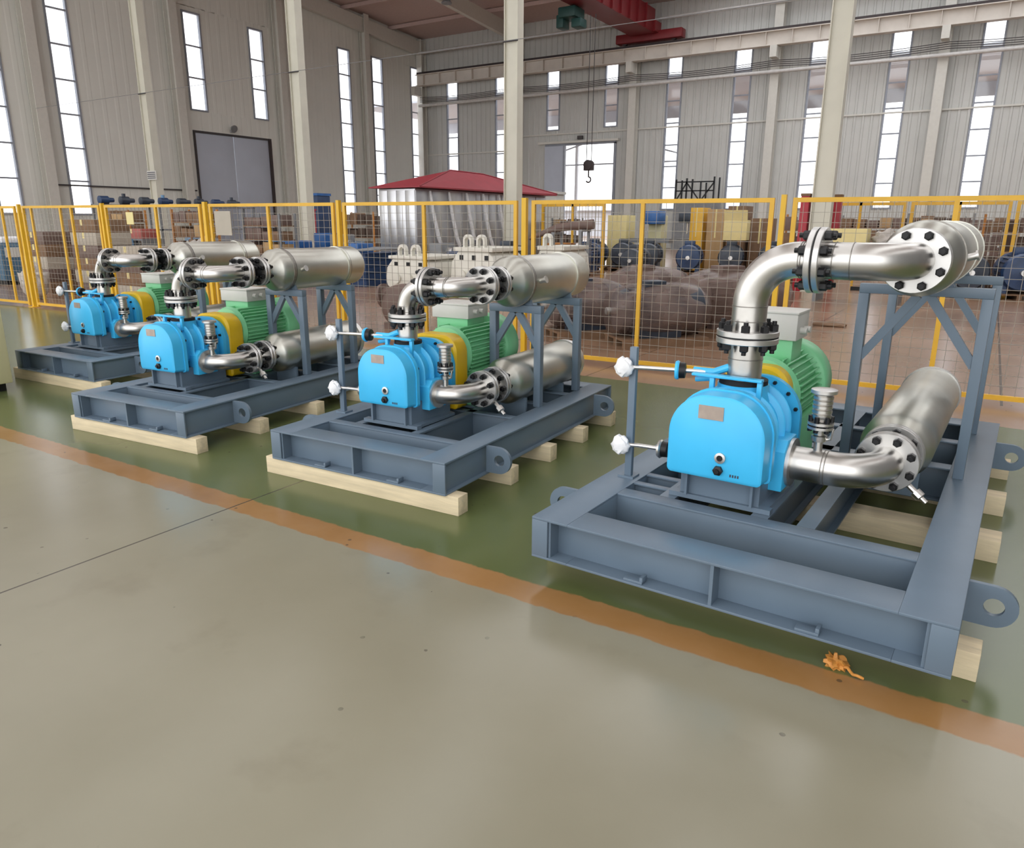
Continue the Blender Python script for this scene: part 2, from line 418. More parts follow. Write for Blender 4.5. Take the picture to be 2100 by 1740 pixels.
# big two-leaf door in the gable
bm = B(); box(bm, GX - 0.05, GX + 0.02, 19.1, 19.2, 0, 4.98); box(bm, GX - 0.05, GX + 0.02, 22.74, 22.84, 0, 4.98); box(bm, GX - 0.05, GX + 0.02, 19.2, 22.74, 4.9, 4.98)
d1 = struct(obj('door_1', bm, M_CABLE, smooth=False))
for y0, y1 in ((19.2, 20.94), (20.96, 22.7)): quick('door_leaf', M_DOOR, d1, (GX - 0.06, GX - 0.01, y0, y1, 0, 4.9), bevel=0.01)
quick('door_reveal', M_RAIL, d1, (GX - 0.12, GX + 0.04, 22.70, 22.84, 0, 4.98))
bm = B(); box(bm, GX + 0.0, GX + 0.12, 20.8, 20.92, 5.05, 5.15); lathe(bm, (GX + 0.1, 20.86, 5.22), (1, 0, -0.5), [(0, 0.08), (0.1, 0.15), (0.13, 0.15)], 16)
lampo = obj('floodlight', bm, M_GREY, d1)

# --- roof: far bay and near bay, with skylight openings, unseen and added to let daylight in
def roof_piece(x0, x1, ya, yb, parent=None):
    bm = B(); ys = [y for y in (ya, 23.0, yb) if ya >= y >= yb]
    prism(bm, [(y, roof_z(y)) for y in ys] + [(y, roof_z(y) + 0.12) for y in ys[::-1]], 'x', x0, x1)
    return obj('roof_sheet' if parent else 'ceiling', bm, M_ROOF, parent, smooth=False)
ceil = struct(roof_piece(GX - 0.3, -11.0, WY + 0.3, 12.6))
SKY = [(-11.0 + 4.0 * k, -8.4 + 4.0 * k) for k in range(5)]
for k, (a, b) in enumerate(SKY):
    roof_piece(b, min(9.0, b + 1.4), WY + 0.3, 12.6, ceil)
    roof_piece(a, b, WY + 0.3, WY - 1.5, ceil)
    quick('added_skylight', M_GLASS, ceil, (a, b, 24.0, WY - 1.5, 11.45, 11.47))
def near_z(y): return 10.0 + 0.065 * min(y + 6.5, 12.6 - y)
def near_piece(x0, x1, ya, yb):
    bm = B(); ys = sorted(set([ya, yb] + ([3.05] if ya < 3.05 < yb else [])))
    prism(bm, [(y, near_z(y)) for y in ys] + [(y, near_z(y) + 0.12) for y in ys[::-1]], 'x', x0, x1)
    return obj('near_roof_sheet', bm, M_ROOF, ceil, smooth=False)
x = GX - 0.3
while x < 9:
    near_piece(x, x + 3.5, -6.5, 12.6); near_piece(x + 3.5, x + 5.0, 11.0, 12.6); near_piece(x + 3.5, x + 5.0, -6.5, -5.0)
    x += 5.0
for i in range(3):
    y = WY - 2.5 - i * 3.2; z = roof_z(y); quick('purlin', M_ROOF, ceil, (GX, -11, y - 0.04, y + 0.04, z - 0.16, z - 0.002))
for x in (GX + 0.2, -20.4, -14.4):
    bm = B(); prism(bm, [(WY - 0.3, roof_z(WY - 0.3) - 0.2), (23, roof_z(23) - 0.2), (13.2, roof_z(13.2) - 0.2), (13.2, roof_z(13.2) - 0.7), (23, roof_z(23) - 0.75), (WY - 0.3, roof_z(WY) - 0.8)], 'x', x - 0.1, x + 0.1)
    obj('rafter', bm, M_POST, ceil, smooth=False)
bm = B(); box(bm, 9.0, 9.2, -6.5, WY, 0, 11.5); struct(obj('wall_light_block', bm, M_GREY, smooth=False))  # unseen wall, added in dark grey to keep light off the skids' right sides

# --- free-standing columns of the middle row
COLS = [(-20.4, 'cream steel column carrying a paper notice, left of the grey gable door'),
        (-14.4, 'cream steel column right of the grey gable door'),
        (-8.4, 'cream steel column beside the silver enclosure with the red tarpaulin'),
        (-2.43, 'cream steel column flanked by two dark red cabinets')]
for i, (x, lab) in enumerate(COLS):
    t = thing('steel_column', lab, 'column', (x, 13.4, 0), 0, 'cream columns of the middle row')
    for q in (-0.155, 0.135): quick('flange', M_COLUMN, t, (q, q + 0.02, -0.11, 0.11, 0, 11.3))
    quick('web', M_COLUMN, t, (-0.135, 0.135, -0.06, 0.06, 0, 11.3))
    quick('base_plate', M_COLUMN, t, (-0.18, 0.18, -0.15, 0.15, 0, 0.03))
    quick('cable_clip', M_CABLE, t, (-0.17, 0.17, -0.13, -0.111, 5.0, 5.03))
    if i == 0:
        n = quick('paper_notice', M_JBOX, t, (-0.19, 0.24, -0.125, -0.112, 2.75, 3.0))
        for k in range(4): quick('printed_line', M_INK, n, (-0.17, 0.2, -0.129, -0.126, 2.79 + k * 0.05, 2.81 + k * 0.05))
# wire strung along the columns
bm = B(); sweep(bm, [(GX + 0.4, 13.26, 5.02), (-20.4, 13.26, 5.02), (-14.4, 13.26, 5.02), (-8.4, 13.26, 5.02), (-2.4, 13.26, 5.02), (3, 13.26, 5.02)], 0.006, 6)
tag(obj('strung_wire', bm, M_GREY), 'thin pale wire strung between the cream columns', 'wire')

# --- crane runway beam, rail, crane
t = thing('crane_runway_beam', 'long cream crane runway beam with stiffeners along the right wall', 'beam', (0, 32.35, 0))
quick('top_flange', M_BEAM, t, (GX + 0.3, 8, -0.2, 0.2, 8.83, 8.86)); quick('bottom_flange', M_BEAM, t, (GX + 0.3, 8, -0.17, 0.17, 8.33, 8.36))
quick('web', M_BEAM, t, (GX + 0.3, 8, -0.01, 0.01, 8.36, 8.83))
quick('crane_rail', M_RAIL, t, (GX + 0.3, 8, -0.06, 0.06, 8.86, 8.98))
bm = B(); box(bm, -0.012, 0.012, -0.16, -0.01, 8.36, 8.83); sm = finish(bm, False); sm.materials.append(M_BEAM)
x = GX + 0.8
while x < 8: inst('stiffener', sm, t, (x, 0, 0)); x += 1.0
# wall services
bm = B(); sweep(bm, [(GX + 0.3, 32.45, 7.42), (8, 32.45, 7.42)], 0.07, 12)
tag(obj('service_pipe', bm, M_PIPEW), 'white service pipe along the right wall below the runway beam', 'pipe')
for k, z in enumerate((7.62, 7.69, 7.76, 7.83)):
    bm = B(); pts = []
    for i in range(52):
        xx = GX + 0.4 + i * 0.66; s = ((xx + 26.3) / 6.0) % 1.0
        pts.append((xx, 32.42, z - 0.10 * 4 * s * (1 - s)))
    sweep(bm, pts, 0.014, 5)
    tag(obj('power_cable', bm, M_CABLE), ['lowest', 'second lowest', 'second highest', 'highest'][k] + ' of the sagging dark cables above the white service pipe', 'cable', 'cables along the right wall')
bm = B(); sweep(bm, [(GX + 0.3, 32.55, 9.93), (8, 32.55, 9.93)], 0.06, 10)
tag(obj('tie_pipe', bm, M_PIPEW), 'white bracing pipe on the right wall above the runway beam', 'pipe')

t = thing('bridge_crane', 'dark red bridge crane girder resting on the right runway rail', 'crane', (0, 0, 0))
quick('girder', M_RED, t, (-14.2, -13.1, 16.0, 31.9, 9.25, 10.15), bevel=0.02)
quick('end_carriage', M_RED, t, (-14.95, -12.0, 32.1, 32.6, 9.05, 9.4), bevel=0.03)
quick('end_block', M_RED, t, (-14.3, -13.0, 31.7, 32.35, 9.3, 9.7))
for xx in (-14.6, -12.4): bm = B(); cyl(bm, (xx, 32.27, 9.1), (xx, 32.43, 9.1), 0.12, 14); obj('wheel', bm, M_RAIL, t)
sm = None
for k in range(12): quick('girder_stiffener', M_RED, t, (-13.1, -13.02, 22 + k * 0.8, 22.05 + k * 0.8, 9.25, 10.15))
h = quick('hoist', M_HOIST, t, (-14.6, -13.9, 26.3, 27.1, 8.85, 9.2), (-14.75, -14.45, 26.45, 26.95, 8.55, 9.0), (-14.1, -13.7, 26.4, 26.9, 8.5, 8.8), bevel=0.04)
bm = B(); cyl(bm, (-13.45, 26.7, 3.75), (-13.45, 26.7, 8.9), 0.014, 6); cyl(bm, (-13.25, 26.7, 3.75), (-13.25, 26.7, 8.9), 0.014, 6); obj('hoist_rope', bm, M_CABLE, t)
bm = B(); box(bm, -13.53, -13.17, 26.6, 26.8, 3.55, 3.85); cyl(bm, (-13.35, 26.58, 3.75), (-13.35, 26.82, 3.75), 0.18, 16)
hb = obj('hook_block', bm, M_RAIL, t, bevel=0.01)
bm = B(); sweep(bm, [(-13.35, 26.7, 3.55), (-13.35, 26.7, 3.35)] + [tuple(p) for p in arc((-13.35, 26.7, 3.22), (0, 0, 1), (1, 0, 0), 0.1, 0, 1.35 * PI, 10)], 0.028, 8); obj('hook', bm, M_RAIL, hb)

# --- outside, seen through the panes and the open door
t = thing('outdoor_canopy', 'pale canopy roof with truss outside the open sliding door', 'canopy', (0, 0, 0))
quick('roof_sheet', M_CANOPY, t, (-32, 12, 34.2, 42.5, 7.9, 8.0)); quick('fascia', M_CANOPY, t, (-32, 12, 42.4, 42.5, 7.3, 7.9))
for xx in (-30, -22, -14, -6, 2, 10): quick('canopy_post', M_CANOPY, t, (xx - 0.08, xx + 0.08, 42.3, 42.46, 0, 7.3))
bm = B(); bar(bm, (-26, 42.3, 5.0), (-20, 42.3, 6.6), 0.08, 0.06); bar(bm, (-20, 42.3, 6.6), (-14, 42.3, 5.0), 0.08, 0.06); bar(bm, (-26, 42.3, 5.0), (-14, 42.3, 5.0), 0.08, 0.06); obj('truss', bm, M_FRAME, t)
t = thing('outdoor_shed', 'low pale shed beyond the open sliding door', 'building', (-26, 58, 0))
quick('wall', M_CANOPY, t, (-8, 12, 0, 6, 0, 2.6)); bm = B(); prism(bm, [(-0.5, 2.6), (3, 3.6), (6.5, 2.6)], 'x', -8.5, 12.5); obj('roof', bm, M_CANOPY, t, smooth=False)

# steel rack with black frames on top
t = thing('steel_rack', 'black steel lattice frame on a grey base against the right wall', 'rack', (-11.5, 31.0, 0))
quick('base', M_GREY, t, (0, 1.75, 0, 0.8, 0, 2.5))
for x in (0.05, 0.5, 1.1, 1.65):
    for y in (0.05, 0.75): quick('upright', M_BLACK, t, (x - 0.03, x + 0.03, y - 0.03, y + 0.03, 2.5, 3.35 + 0.12 * math.sin(x * 5)))
for z in (2.9, 3.25): quick('rail', M_BLACK, t, (0.05, 1.65, 0.02, 0.06, z, z + 0.05))
for a, b in ((0.05, 0.5), (1.1, 0.5), (1.1, 1.65)): bm = B(); bar(bm, (a, 0.04, 2.5), (b, 0.04, 3.25), 0.05, 0.04); obj('brace', bm, M_BLACK, t)

# The hall above is enlarged about the camera point, which moves it farther back. Plan x 1.5, heights to match, floor level kept.
def hall_z(z): return 0.75 * z if z <= 1.1 else 1.5 * z - 0.825
def enlarge_about_camera(objs):
    done = set()
    for o in objs:
        o.location = (o.location.x * 1.5, o.location.y * 1.5, o.location.z)
        if o.type == 'MESH' and o.data.name not in done:
            done.add(o.data.name)
            for v in o.data.vertices: v.co = (v.co.x * 1.5, v.co.y * 1.5, hall_z(v.co.z))
            o.data.update()
enlarge_about_camera([o for o in bpy.data.objects if o not in BEFORE_HALL])

# ------------------------------------------------------------------ yellow fence
def FY(x): return 8.2 + 0.0497 * x
FA = math.atan(0.0497); HF = 1.9
def fence_panel(x0, x1, mids, label, extra=None, mesh=True, th=0.0):
    t = thing('mesh_fence', label, 'fence', (x0, FY(x0), 0), FA, 'yellow mesh fence panels')
    L = (x1 - x0) / math.cos(FA); s = 0.045
    quick('frame_post', M_YFENCE, t, (0, s, -0.02, 0.02, 0.02, HF)); quick('frame_post', M_YFENCE, t, (L - s, L, -0.02, 0.02, 0.02, HF))
    quick('top_rail', M_YFENCE, t, (s, L - s, -0.02, 0.02, HF - s, HF)); quick('bottom_rail', M_YFENCE, t, (s, L - s, -0.02, 0.02, 0.05, 0.05 + s))
    for m_ in mids:
        q = (m_ - x0) / math.cos(FA); quick('mid_post', M_YFENCE, t, (q - 0.022, q + 0.022, -0.018, 0.018, 0.095, HF - s))
    bm = B(); w = 0.0021
    n = int(L / 0.1)
    for i in range(1, n): q = L * i / n; box(bm, q - w, q + w, -w, w, 0.09, HF - s)
    n = 18
    for i in range(1, n): z = 0.09 + (HF - s - 0.09) * i / n; box(bm, s, L - s, -w * 3, -w, z - w, z + w)
    obj('wire_mesh', bm, M_WIRE, t, smooth=False)
    return t
fence_panel(-18.6, -15.83, [-16.3], 'yellow mesh fence panel cut off by the left picture edge')
fence_panel(-15.58, -13.2, [-14.37, -14.04, -15.3], 'yellow mesh fence panel with three inner bars behind the farthest skid')
fence_panel(-13.05, -10.6, [-11.7], 'yellow mesh fence panel bearing the small yellow sign')
fence_panel(-10.40, -7.84, [-9.13], 'yellow mesh fence panel bearing the grey beige board')
fence_panel(-7.68, -4.92, [-6.31], 'yellow mesh fence panel before the white castings and silver enclosure')
fence_panel(-4.72, -1.93, [-3.33], 'yellow mesh fence panel before the film-wrapped motors')
fence_panel(-1.75, 1.1, [-0.32], 'yellow mesh fence panel behind the nearest skid at the right edge')
for x, w, lab in ((-15.70, 0.05, 'leftmost yellow fence post, behind the farthest skid'), (-13.125, 0.045, 'yellow fence post left of the panel with the small yellow sign'), (-10.5, 0.06, 'yellow fence post between the small sign and the grey beige board'),
                  (-7.76, 0.05, 'yellow fence post behind the second farthest skid'), (-4.82, 0.06, 'stout yellow fence post between white castings and wrapped motors'), (-1.84, 0.05, 'yellow fence post behind the nearest skid blower pipe')):
    t = thing('fence_post', lab, 'fence post', (x, FY(x), 0), FA, 'yellow fence posts')
    quick('post', M_YFENCE2, t, (-w / 2, w / 2, -0.03, 0.03, 0.01, HF + 0.03)); quick('foot_plate', M_YFENCE2, t, (-0.08, 0.08, -0.08, 0.08, 0, 0.01))
tag(quick('sign_card', M_CARDY, None, (-0.1, 0.1, -0.004, 0.004, 0, 0.2)), 'small blank pale yellow card hung on the fence', 'sign').location = (-12.35, FY(-12.35) - 0.03, 1.58)
tag(quick('grey_board', M_BOARD, None, (-0.19, 0.19, -0.006, 0.006, 0, 0.36)), 'grey beige blank board hung on the fence', 'board').location = (-10.08, FY(-10.08) - 0.03, 1.43)
# second fence across the aisle
def far_fence(x0, x1, y, label):
    t = thing('far_mesh_fence', label, 'fence', (x0, y, 0), 0, 'far yellow fence panels'); L = x1 - x0
    for a, b in ((0, 0.08), (L / 2 - 0.03, L / 2 + 0.03), (L - 0.08, L)): quick('frame_post', M_YFENCE, t, (a, b, -0.03, 0.03, 0.0, 2.2))
    quick('top_rail', M_YFENCE, t, (0.08, L - 0.08, -0.03, 0.03, 2.12, 2.2))
    bm = B()
    for i in range(1, 20): q = L * i / 20; box(bm, q - 0.006, q + 0.006, -0.006, 0.006, 0.1, 2.12)
    for i in range(1, 10): box(bm, 0.08, L - 0.08, -0.012, -0.004, 0.2 * i, 0.2 * i + 0.012)
    obj('wire_mesh', bm, M_WIRE, t, smooth=False)
for k in range(4): far_fence(-4.2 + k * 2.3, -2.0 + k * 2.3, 22.5, ['far yellow fence panel left of the beige crate', 'far yellow fence panel behind the nearest upper silencer', 'far yellow fence panel right of the upper silencer', 'far yellow fence panel at the right picture edge'][k])
far_fence(-12.2, -10.0, 21.2, 'far yellow fence panel in line with the open sliding door')

# ------------------------------------------------------------------ blower skids
def flange_joint(parent, c, d, R, pr, th, nb, br, phase=0.0, gap=0.006, rear=True, name='flange_joint'):
    """two flanges, a black gasket and a circle of studs with nuts; c is the middle, d the pipe direction"""
    d, e1, e2 = frame_of(d); c = Vector(c)
    bm = B(); ring(bm, c - d * (gap / 2 + th), d, pr * 0.96, R, th, 40, 0.003)
    f = obj(name, bm, M_FLANGE, parent)
    bm = B(); ring(bm, c - d * gap / 2, d, pr * 0.96, R * 0.985, gap, 40); obj('gasket', bm, M_RUBBER, f)
    bm = B(); ring(bm, c + d * gap / 2, d, pr * 0.96, R, th, 40, 0.003); obj('flange', bm, M_FLANGE, f)
    bm = B(); hl = gap / 2 + th
    for s in (-1, 1):
        lathe(bm, (0, 0, s * hl), (0, 0, s), [(0, br), (br * 1.3, br), (br * 1.55, br * 0.8)], 6)
        cyl(bm, (0, 0, s * (hl + br * 1.3)), (0, 0, s * (hl + br * 2.3)), br * 0.55, 8)
    cyl(bm, (0, 0, -hl), (0, 0, hl), br * 0.55, 6)
    me = finish(bm, True, 0, 30); me.materials.append(M_BLACK); me.name = 'bolt'
    rad = (R + pr * 1.12) / 2
    q = d.to_track_quat('Z', 'Y').to_matrix().to_4x4()
    for i in range(nb):
        a = phase + 2 * PI * i / nb
        inst('bolt', me, f, None, mtx=Matrix.Translation(c + (e1 * math.cos(a) + e2 * math.sin(a)) * rad) @ q)
    return f
def seam(parent, c, d, r, name='weld_bead'):
    d = Vector(d).normalized(); bm = B(); lathe(bm, Vector(c) - d * 0.003, d, [(0, r * 0.99), (0.0015, r + 0.0022), (0.0045, r + 0.0022), (0.006, r * 0.99)], 32, False)
    return obj(name, bm, M_WELD, parent)
def dprof(cx, w, z0, z1, rt_, rb, n=10, arch=0.0):
    """rounded-top, flat-bottom outline as (x,z); arch lifts the middle of the top"""
    p = []
    for cxx, cz, r, a0 in ((cx + w / 2 - rb, z0 + rb, rb, -PI / 2), (cx + w / 2 - rt_, z1 - rt_, rt_, 0), (cx - w / 2 + rt_, z1 - rt_, rt_, PI / 2), (cx - w / 2 + rb, z0 + rb, rb, PI)):
        for i in range(n + 1):
            a = a0 + PI / 2 * i / n; p.append((cxx + r * math.cos(a), cz + r * math.sin(a)))
    return [(x, z + (arch * (1 - ((x - cx) / (w / 2)) ** 2) if z > (z0 + z1) / 2 else 0)) for x, z in p]
def dsolid(bm, prof_list):
    """prof_list: [(y, outline)] bridged along y"""
    rings(bm, [[(x, y, z) for x, z in pr] for y, pr in prof_list])

def build_skid(P, label):
    root = thing('blower_skid', label, 'blower unit', group='blower skids in a row on the green floor')
    W, L, z0, H, U0, fwid = P['W'], P['L'], P['z0'], P['H'], P.get('U0', 0.0), P['fw']
    zt = z0 + H; ft = 0.012
    # ---------- base frame
    bm = B()                                     # left side beam is the part, the others hang under it
    def side(bm, xo, xi):                        # xo outer edge, xi inner edge
        s = 1 if xi > xo else -1
        a, b = sorted((xo, xi)); box(bm, a, b, 0, L, zt - ft, zt); box(bm, a, b, 0, L, z0, z0 + ft)
        a, b = sorted((xo + s * 0.025, xo + s * 0.04)); box(bm, a, b, 0.004, L - 0.004, z0 + ft, zt - ft)
        a, b = sorted((xi - s * 0.015, xi)); box(bm, a, b, fwid, L - fwid, z0 + ft, zt - ft)
        a, b = sorted((xo, xo + s * 0.085)); box(bm, a, b, 0.0, 0.012, z0 + ft, zt - ft); box(bm, a, b, L - 0.012, L, z0 + ft, zt - ft)
    side(bm, U0, U0 + fwid)
    base = obj('base_frame', bm, M_SKID, root, bevel=0.002)
    bm = B(); side(bm, W, W - fwid); obj('side_beam', bm, M_SKID, base, bevel=0.002)
    def cross(ya, yb, web, xa=None, xb=None, nm='cross_beam'):
        xa = U0 + fwid if xa is None else xa; xb = W - fwid if xb is None else xb
        bm = B(); box(bm, xa, xb, ya, yb, zt - ft, zt - 0.0005); box(bm, xa, xb, ya, yb, z0 + 0.0005, z0 + ft); box(bm, xa, xb, web, web + 0.012, z0 + ft, zt - ft)
        return obj(nm, bm, M_SKID, base, bevel=0.002)
    bm = B(); xa, xb = U0 + fwid, W - fwid        # front beam: recessed web, its flanges run between the end plates
    box(bm, xa, xb, 0, fwid, zt - ft, zt - 0.0005); box(bm, xa, xb, 0, fwid, z0 + 0.0005, z0 + ft)
    box(bm, U0 + 0.085, W - 0.085, 0.085, 0.097, z0 + ft, zt - ft)
    box(bm, xa, xb, fwid - 0.014, fwid, z0 + ft, zt - ft)
    obj('front_beam', bm, M_SKID, base, bevel=0.002)
    mid = (U0 + W) / 2
    bm = B(); box(bm, U0 + 0.085, U0 + 0.097, 0.012, 0.085, z0 + ft, zt - ft); obj('stiffener', bm, M_SKID, base)
    bm = B(); box(bm, W - 0.097, W - 0.085, 0.012, 0.085, z0 + ft, zt - ft); obj('stiffener', bm, M_SKID, base)
    bm = B(); box(bm, mid - 0.007, mid + 0.007, 0.004, 0.085, z0 + ft, zt - ft); obj('stiffener', bm, M_SKID, base)
    for q in (0.3, 0.72):
        x = U0 + (W - U0) * q; bm = B(); box(bm, x - 0.045, x + 0.045, 0.005, 0.05, z0 + ft, z0 + ft + 0.012); box(bm, x + 0.03, x + 0.045, 0.01, 0.06, z0 + ft, z0 + ft + 0.03); obj('anchor_tab', bm, M_SKID, base, bevel=0.002)
    cross(*P['cb1'], P['cb1'][0] + 0.004)
    for ya, yb in P['cbs']: cross(ya, yb, (ya + yb) / 2)
    cross(L - fwid, L, L - 0.03, nm='rear_beam')
    for xa, xb, ya, yb in P['lbs']:
        bm = B(); box(bm, xa, xb, ya, yb, zt - ft, zt - 0.0005); box(bm, xa, xb, ya, yb, z0 + 0.0005, z0 + ft); box(bm, (xa + xb) / 2 - 0.006, (xa + xb) / 2 + 0.006, ya, yb, z0 + ft, zt - ft); obj('inner_beam', bm, M_SKID, base)
    for xa, xb, ya, yb in P.get('stubs', []): cross(ya, yb, (ya + yb) / 2, xa, xb, 'stub_beam')
    for v in P['lugs']:                           # lifting eyes: plates standing out of the sides
        for s, xo in ((1, W), (-1, U0)):
            bm = B(); R = 0.085; cx_, cz_ = xo + s * 0.09, z0 + H * 0.52
            out = [(xo, cz_ - R), (cx_, cz_ - R)] + [(cx_ + s * R * math.cos(a), cz_ + R * math.sin(a)) for a in [(-PI / 2 + PI * i / 14) for i in range(15)]] + [(cx_, cz_ + R), (xo, cz_ + R)]
            hr = 0.036; n = 20
            o_in = [(cx_ + s * (0.004) + hr * math.cos(2 * PI * i / n), cz_ + hr * math.sin(2 * PI * i / n)) for i in range(n)]
            # resample outline by angle and bridge with the hole
            def ray_hit(a):
                dx, dz = math.cos(a), math.sin(a); best = None
                for i in range(len(out)):
                    (xA, zA), (xB, zB) = out[i], out[(i + 1) % len(out)]
                    ex, ez = xB - xA, zB - zA; den = dx * ez - dz * ex
                    if abs(den) < 1e-9: continue
                    t_ = ((xA - cx_ - s * 0.004) * ez - (zA - cz_) * ex) / den; u_ = ((xA - cx_ - s * 0.004) * dz - (zA - cz_) * dx) / den
                    if t_ > 0 and -1e-6 <= u_ <= 1 + 1e-6 and (best is None or t_ < best): best = t_
                return (cx_ + s * 0.004 + dx * best, cz_ + dz * best)
            angs = sorted(set([2 * PI * i / 28 for i in range(28)] + [math.atan2(z_ - cz_, x_ - cx_ - s * 0.004) % (2 * PI) for x_, z_ in (out[0], out[-1])]))
            O = [ray_hit(a) for a in angs]; I = [(cx_ + s * 0.004 + hr * math.cos(a), cz_ + hr * math.sin(a)) for a in angs]
            rings(bm, [[(x_, v, z_) for x_, z_ in O], [(x_, v + 0.022, z_) for x_, z_ in O], [(x_, v + 0.022, z_) for x_, z_ in I], [(x_, v, z_) for x_, z_ in I]], False, True)
            obj('lifting_lug', bm, M_SKID, base, ang=50)
    # ---------- blower
    c, f0, bw, zb, zT = P['bu'], P['bf'], P['bw'], P['bz0'], P['bz1']
    k = P['bl']                                    # blower length factor
    rtp = bw * 0.40
    bm = B(); pf = lambda g, dz=0: dprof(c, bw - 2 * g, zb + g, zT - g + dz, rtp - g, 0.025, 10, 0.012)
    dsolid(bm, [(f0, pf(0.012)), (f0 + 0.010, pf(0.0)), (f0 + 0.10 * k, pf(-0.004)), (f0 + 0.115 * k, pf(-0.004))])
    bl = obj('blower', bm, M_BLUE, root, ang=40)
    ys = f0 + 0.115 * k
    bm = B(); dsolid(bm, [(ys, pf(-0.012)), (ys + 0.035 * k, pf(-0.012))]); obj('gear_case_flange', bm, M_BLUE, bl)
    bm = B(); y1 = ys + 0.035 * k
    dsolid(bm, [(y1, pf(0.05)), (y1 + 0.03 * k, pf(0.062)), (y1 + 0.10 * k, pf(0.055)), (y1 + 0.17 * k, pf(0.035)), (y1 + 0.25 * k, pf(0.035)), (y1 + 0.33 * k, pf(0.055)), (y1 + 0.40 * k, pf(0.062)), (y1 + 0.43 * k, pf(0.05))]); obj('rotor_casing', bm, M_BLUE, bl, ang=60)
    for q in (0.10, 0.215, 0.33): bm = B(); dsolid(bm, [(y1 + q * k - 0.008, pf(0.012)), (y1 + q * k, pf(0.004)), (y1 + q * k + 0.008, pf(0.012))]); obj('casing_rib', bm, M_BLUE, bl, ang=60)
    y2 = y1 + 0.43 * k
    bm = B(); dsolid(bm, [(y2, pf(-0.012)), (y2 + 0.04 * k, pf(-0.012))]); obj('drive_end_flange', bm, M_BLUE, bl)
    bm = B(); dsolid(bm, [(y2 + 0.04 * k, pf(0.005)), (y2 + 0.11 * k, pf(0.015)), (y2 + 0.13 * k, pf(0.05))]); obj('drive_end_cover', bm, M_BLUE, bl)
    bm = B(); lathe(bm, (0, 0, 0), (0, 1, 0), [(0, 0.009), (0.008, 0.011), (0.016, 0.011)], 6); me = finish(bm); me.materials.append(M_BLACK); me.name = 'casing_bolt'
    for yy in (y1 + 0.002, y2 - 0.018):
        pr = pf(0.004)
        for i in range(13, 33, 3): inst('casing_bolt', me, bl, (pr[i][0], yy, pr[i][1] - 0.006))
    # front cover furniture
    bm = B(); box(bm, c + P['np'][0], c + P['np'][1], f0 - 0.004, f0 + 0.001, zT - P['np'][3], zT - P['np'][2]); obj('nameplate', bm, M_PLATE, bl)
    zg = zb + (zT - zb) * 0.29
    bm = B(); lathe(bm, (c + 0.035, f0 + 0.004, zg), (0, -1, 0), [(0, 0.026), (0.014, 0.026), (0.016, 0.015), (0.006, 0.014)], 20); obj('oil_sight_ring', bm, M_FLANGE, bl)
    bm = B(); cyl(bm, (c + 0.035, f0 - 0.001, zg), (c + 0.035, f0 - 0.009, zg), 0.0135, 14); obj('oil_sight_glass', bm, M_BLACK, bl)
    bm = B(); lathe(bm, (c + 0.03, f0 + 0.004, zg - 0.062), (0, -1, 0), [(0, 0.024), (0.02, 0.024), (0.024, 0.012), (0.034, 0.012)], 6); obj('drain_plug', bm, M_BLACK, bl)
    bm = B()
    for i in range(4): box(bm, c + 0.085 + i * 0.012, c + 0.092 + i * 0.012, f0 - 0.0015, f0 + 0.0005, zg - 0.085, zg - 0.072)
    obj('stamped_marking', bm, M_INK, bl)
    # base pedestal
    bm = B(); pw = bw * 0.46; py0, py1 = P['bp']
    prism(bm, [(c - pw - 0.02, zt), (c + pw + 0.03, zt), (c + pw + 0.03, zt + 0.02), (c + pw - 0.01, zt + 0.025), (c + pw - 0.01, zb + 0.012), (c - pw + 0.02, zb + 0.012), (c - pw + 0.02, zt + 0.025), (c - pw - 0.02, zt + 0.02)], 'y', py0, py1)
    ped = obj('pedestal', bm, M_SKID, root)
    bm = B(); box(bm, c - pw - 0.03, c + pw + 0.05, py0 - 0.02, py0 + 0.03, zt + 0.001, zt + 0.025); obj('pedestal_lip', bm, M_SKID, ped)
    for xx in (c - pw + 0.06, c + pw - 0.04): bm = B(); box(bm, xx - 0.006, xx + 0.006, py0 - 0.035, py0, zt + 0.025, zb + 0.0); obj('gusset', bm, M_SKID, ped)
    # outlet lifting bracket on top and neck
    vy, pr_, ax = P['vy'], P['pr'], P['az']
    bm = B(); lathe(bm, (c, vy, zT - 0.06), (0, 0, 1), [(0, pr_ * 1.7), (0.05, pr_ * 1.5), (0.075, pr_ * 1.5)], 28); obj('outlet_neck', bm, M_BLUE, bl)
    bm = B(); ring(bm, (c, vy, zT + 0.015), (0, 0, 1), pr_ * 0.9, pr_ * 1.42, 0.022, 32); obj('outlet_gasket', bm, M_RUBBER, bl)
    g = bw * 0.28; yb_ = vy - pr_ * 1.45
    bm = B(); box(bm, c - g, c - g + 0.024, yb_ - 0.012, yb_ + 0.012, zT - 0.05, zT + 0.05); box(bm, c + g - 0.024, c + g, yb_ - 0.012, yb_ + 0.012, zT - 0.05, zT + 0.05); box(bm, c - g - 0.09, c + g, yb_ - 0.022, yb_ + 0.022, zT + 0.05, zT + 0.064)
    obj('top_bracket', bm, M_BLUE, bl, bevel=0.003)
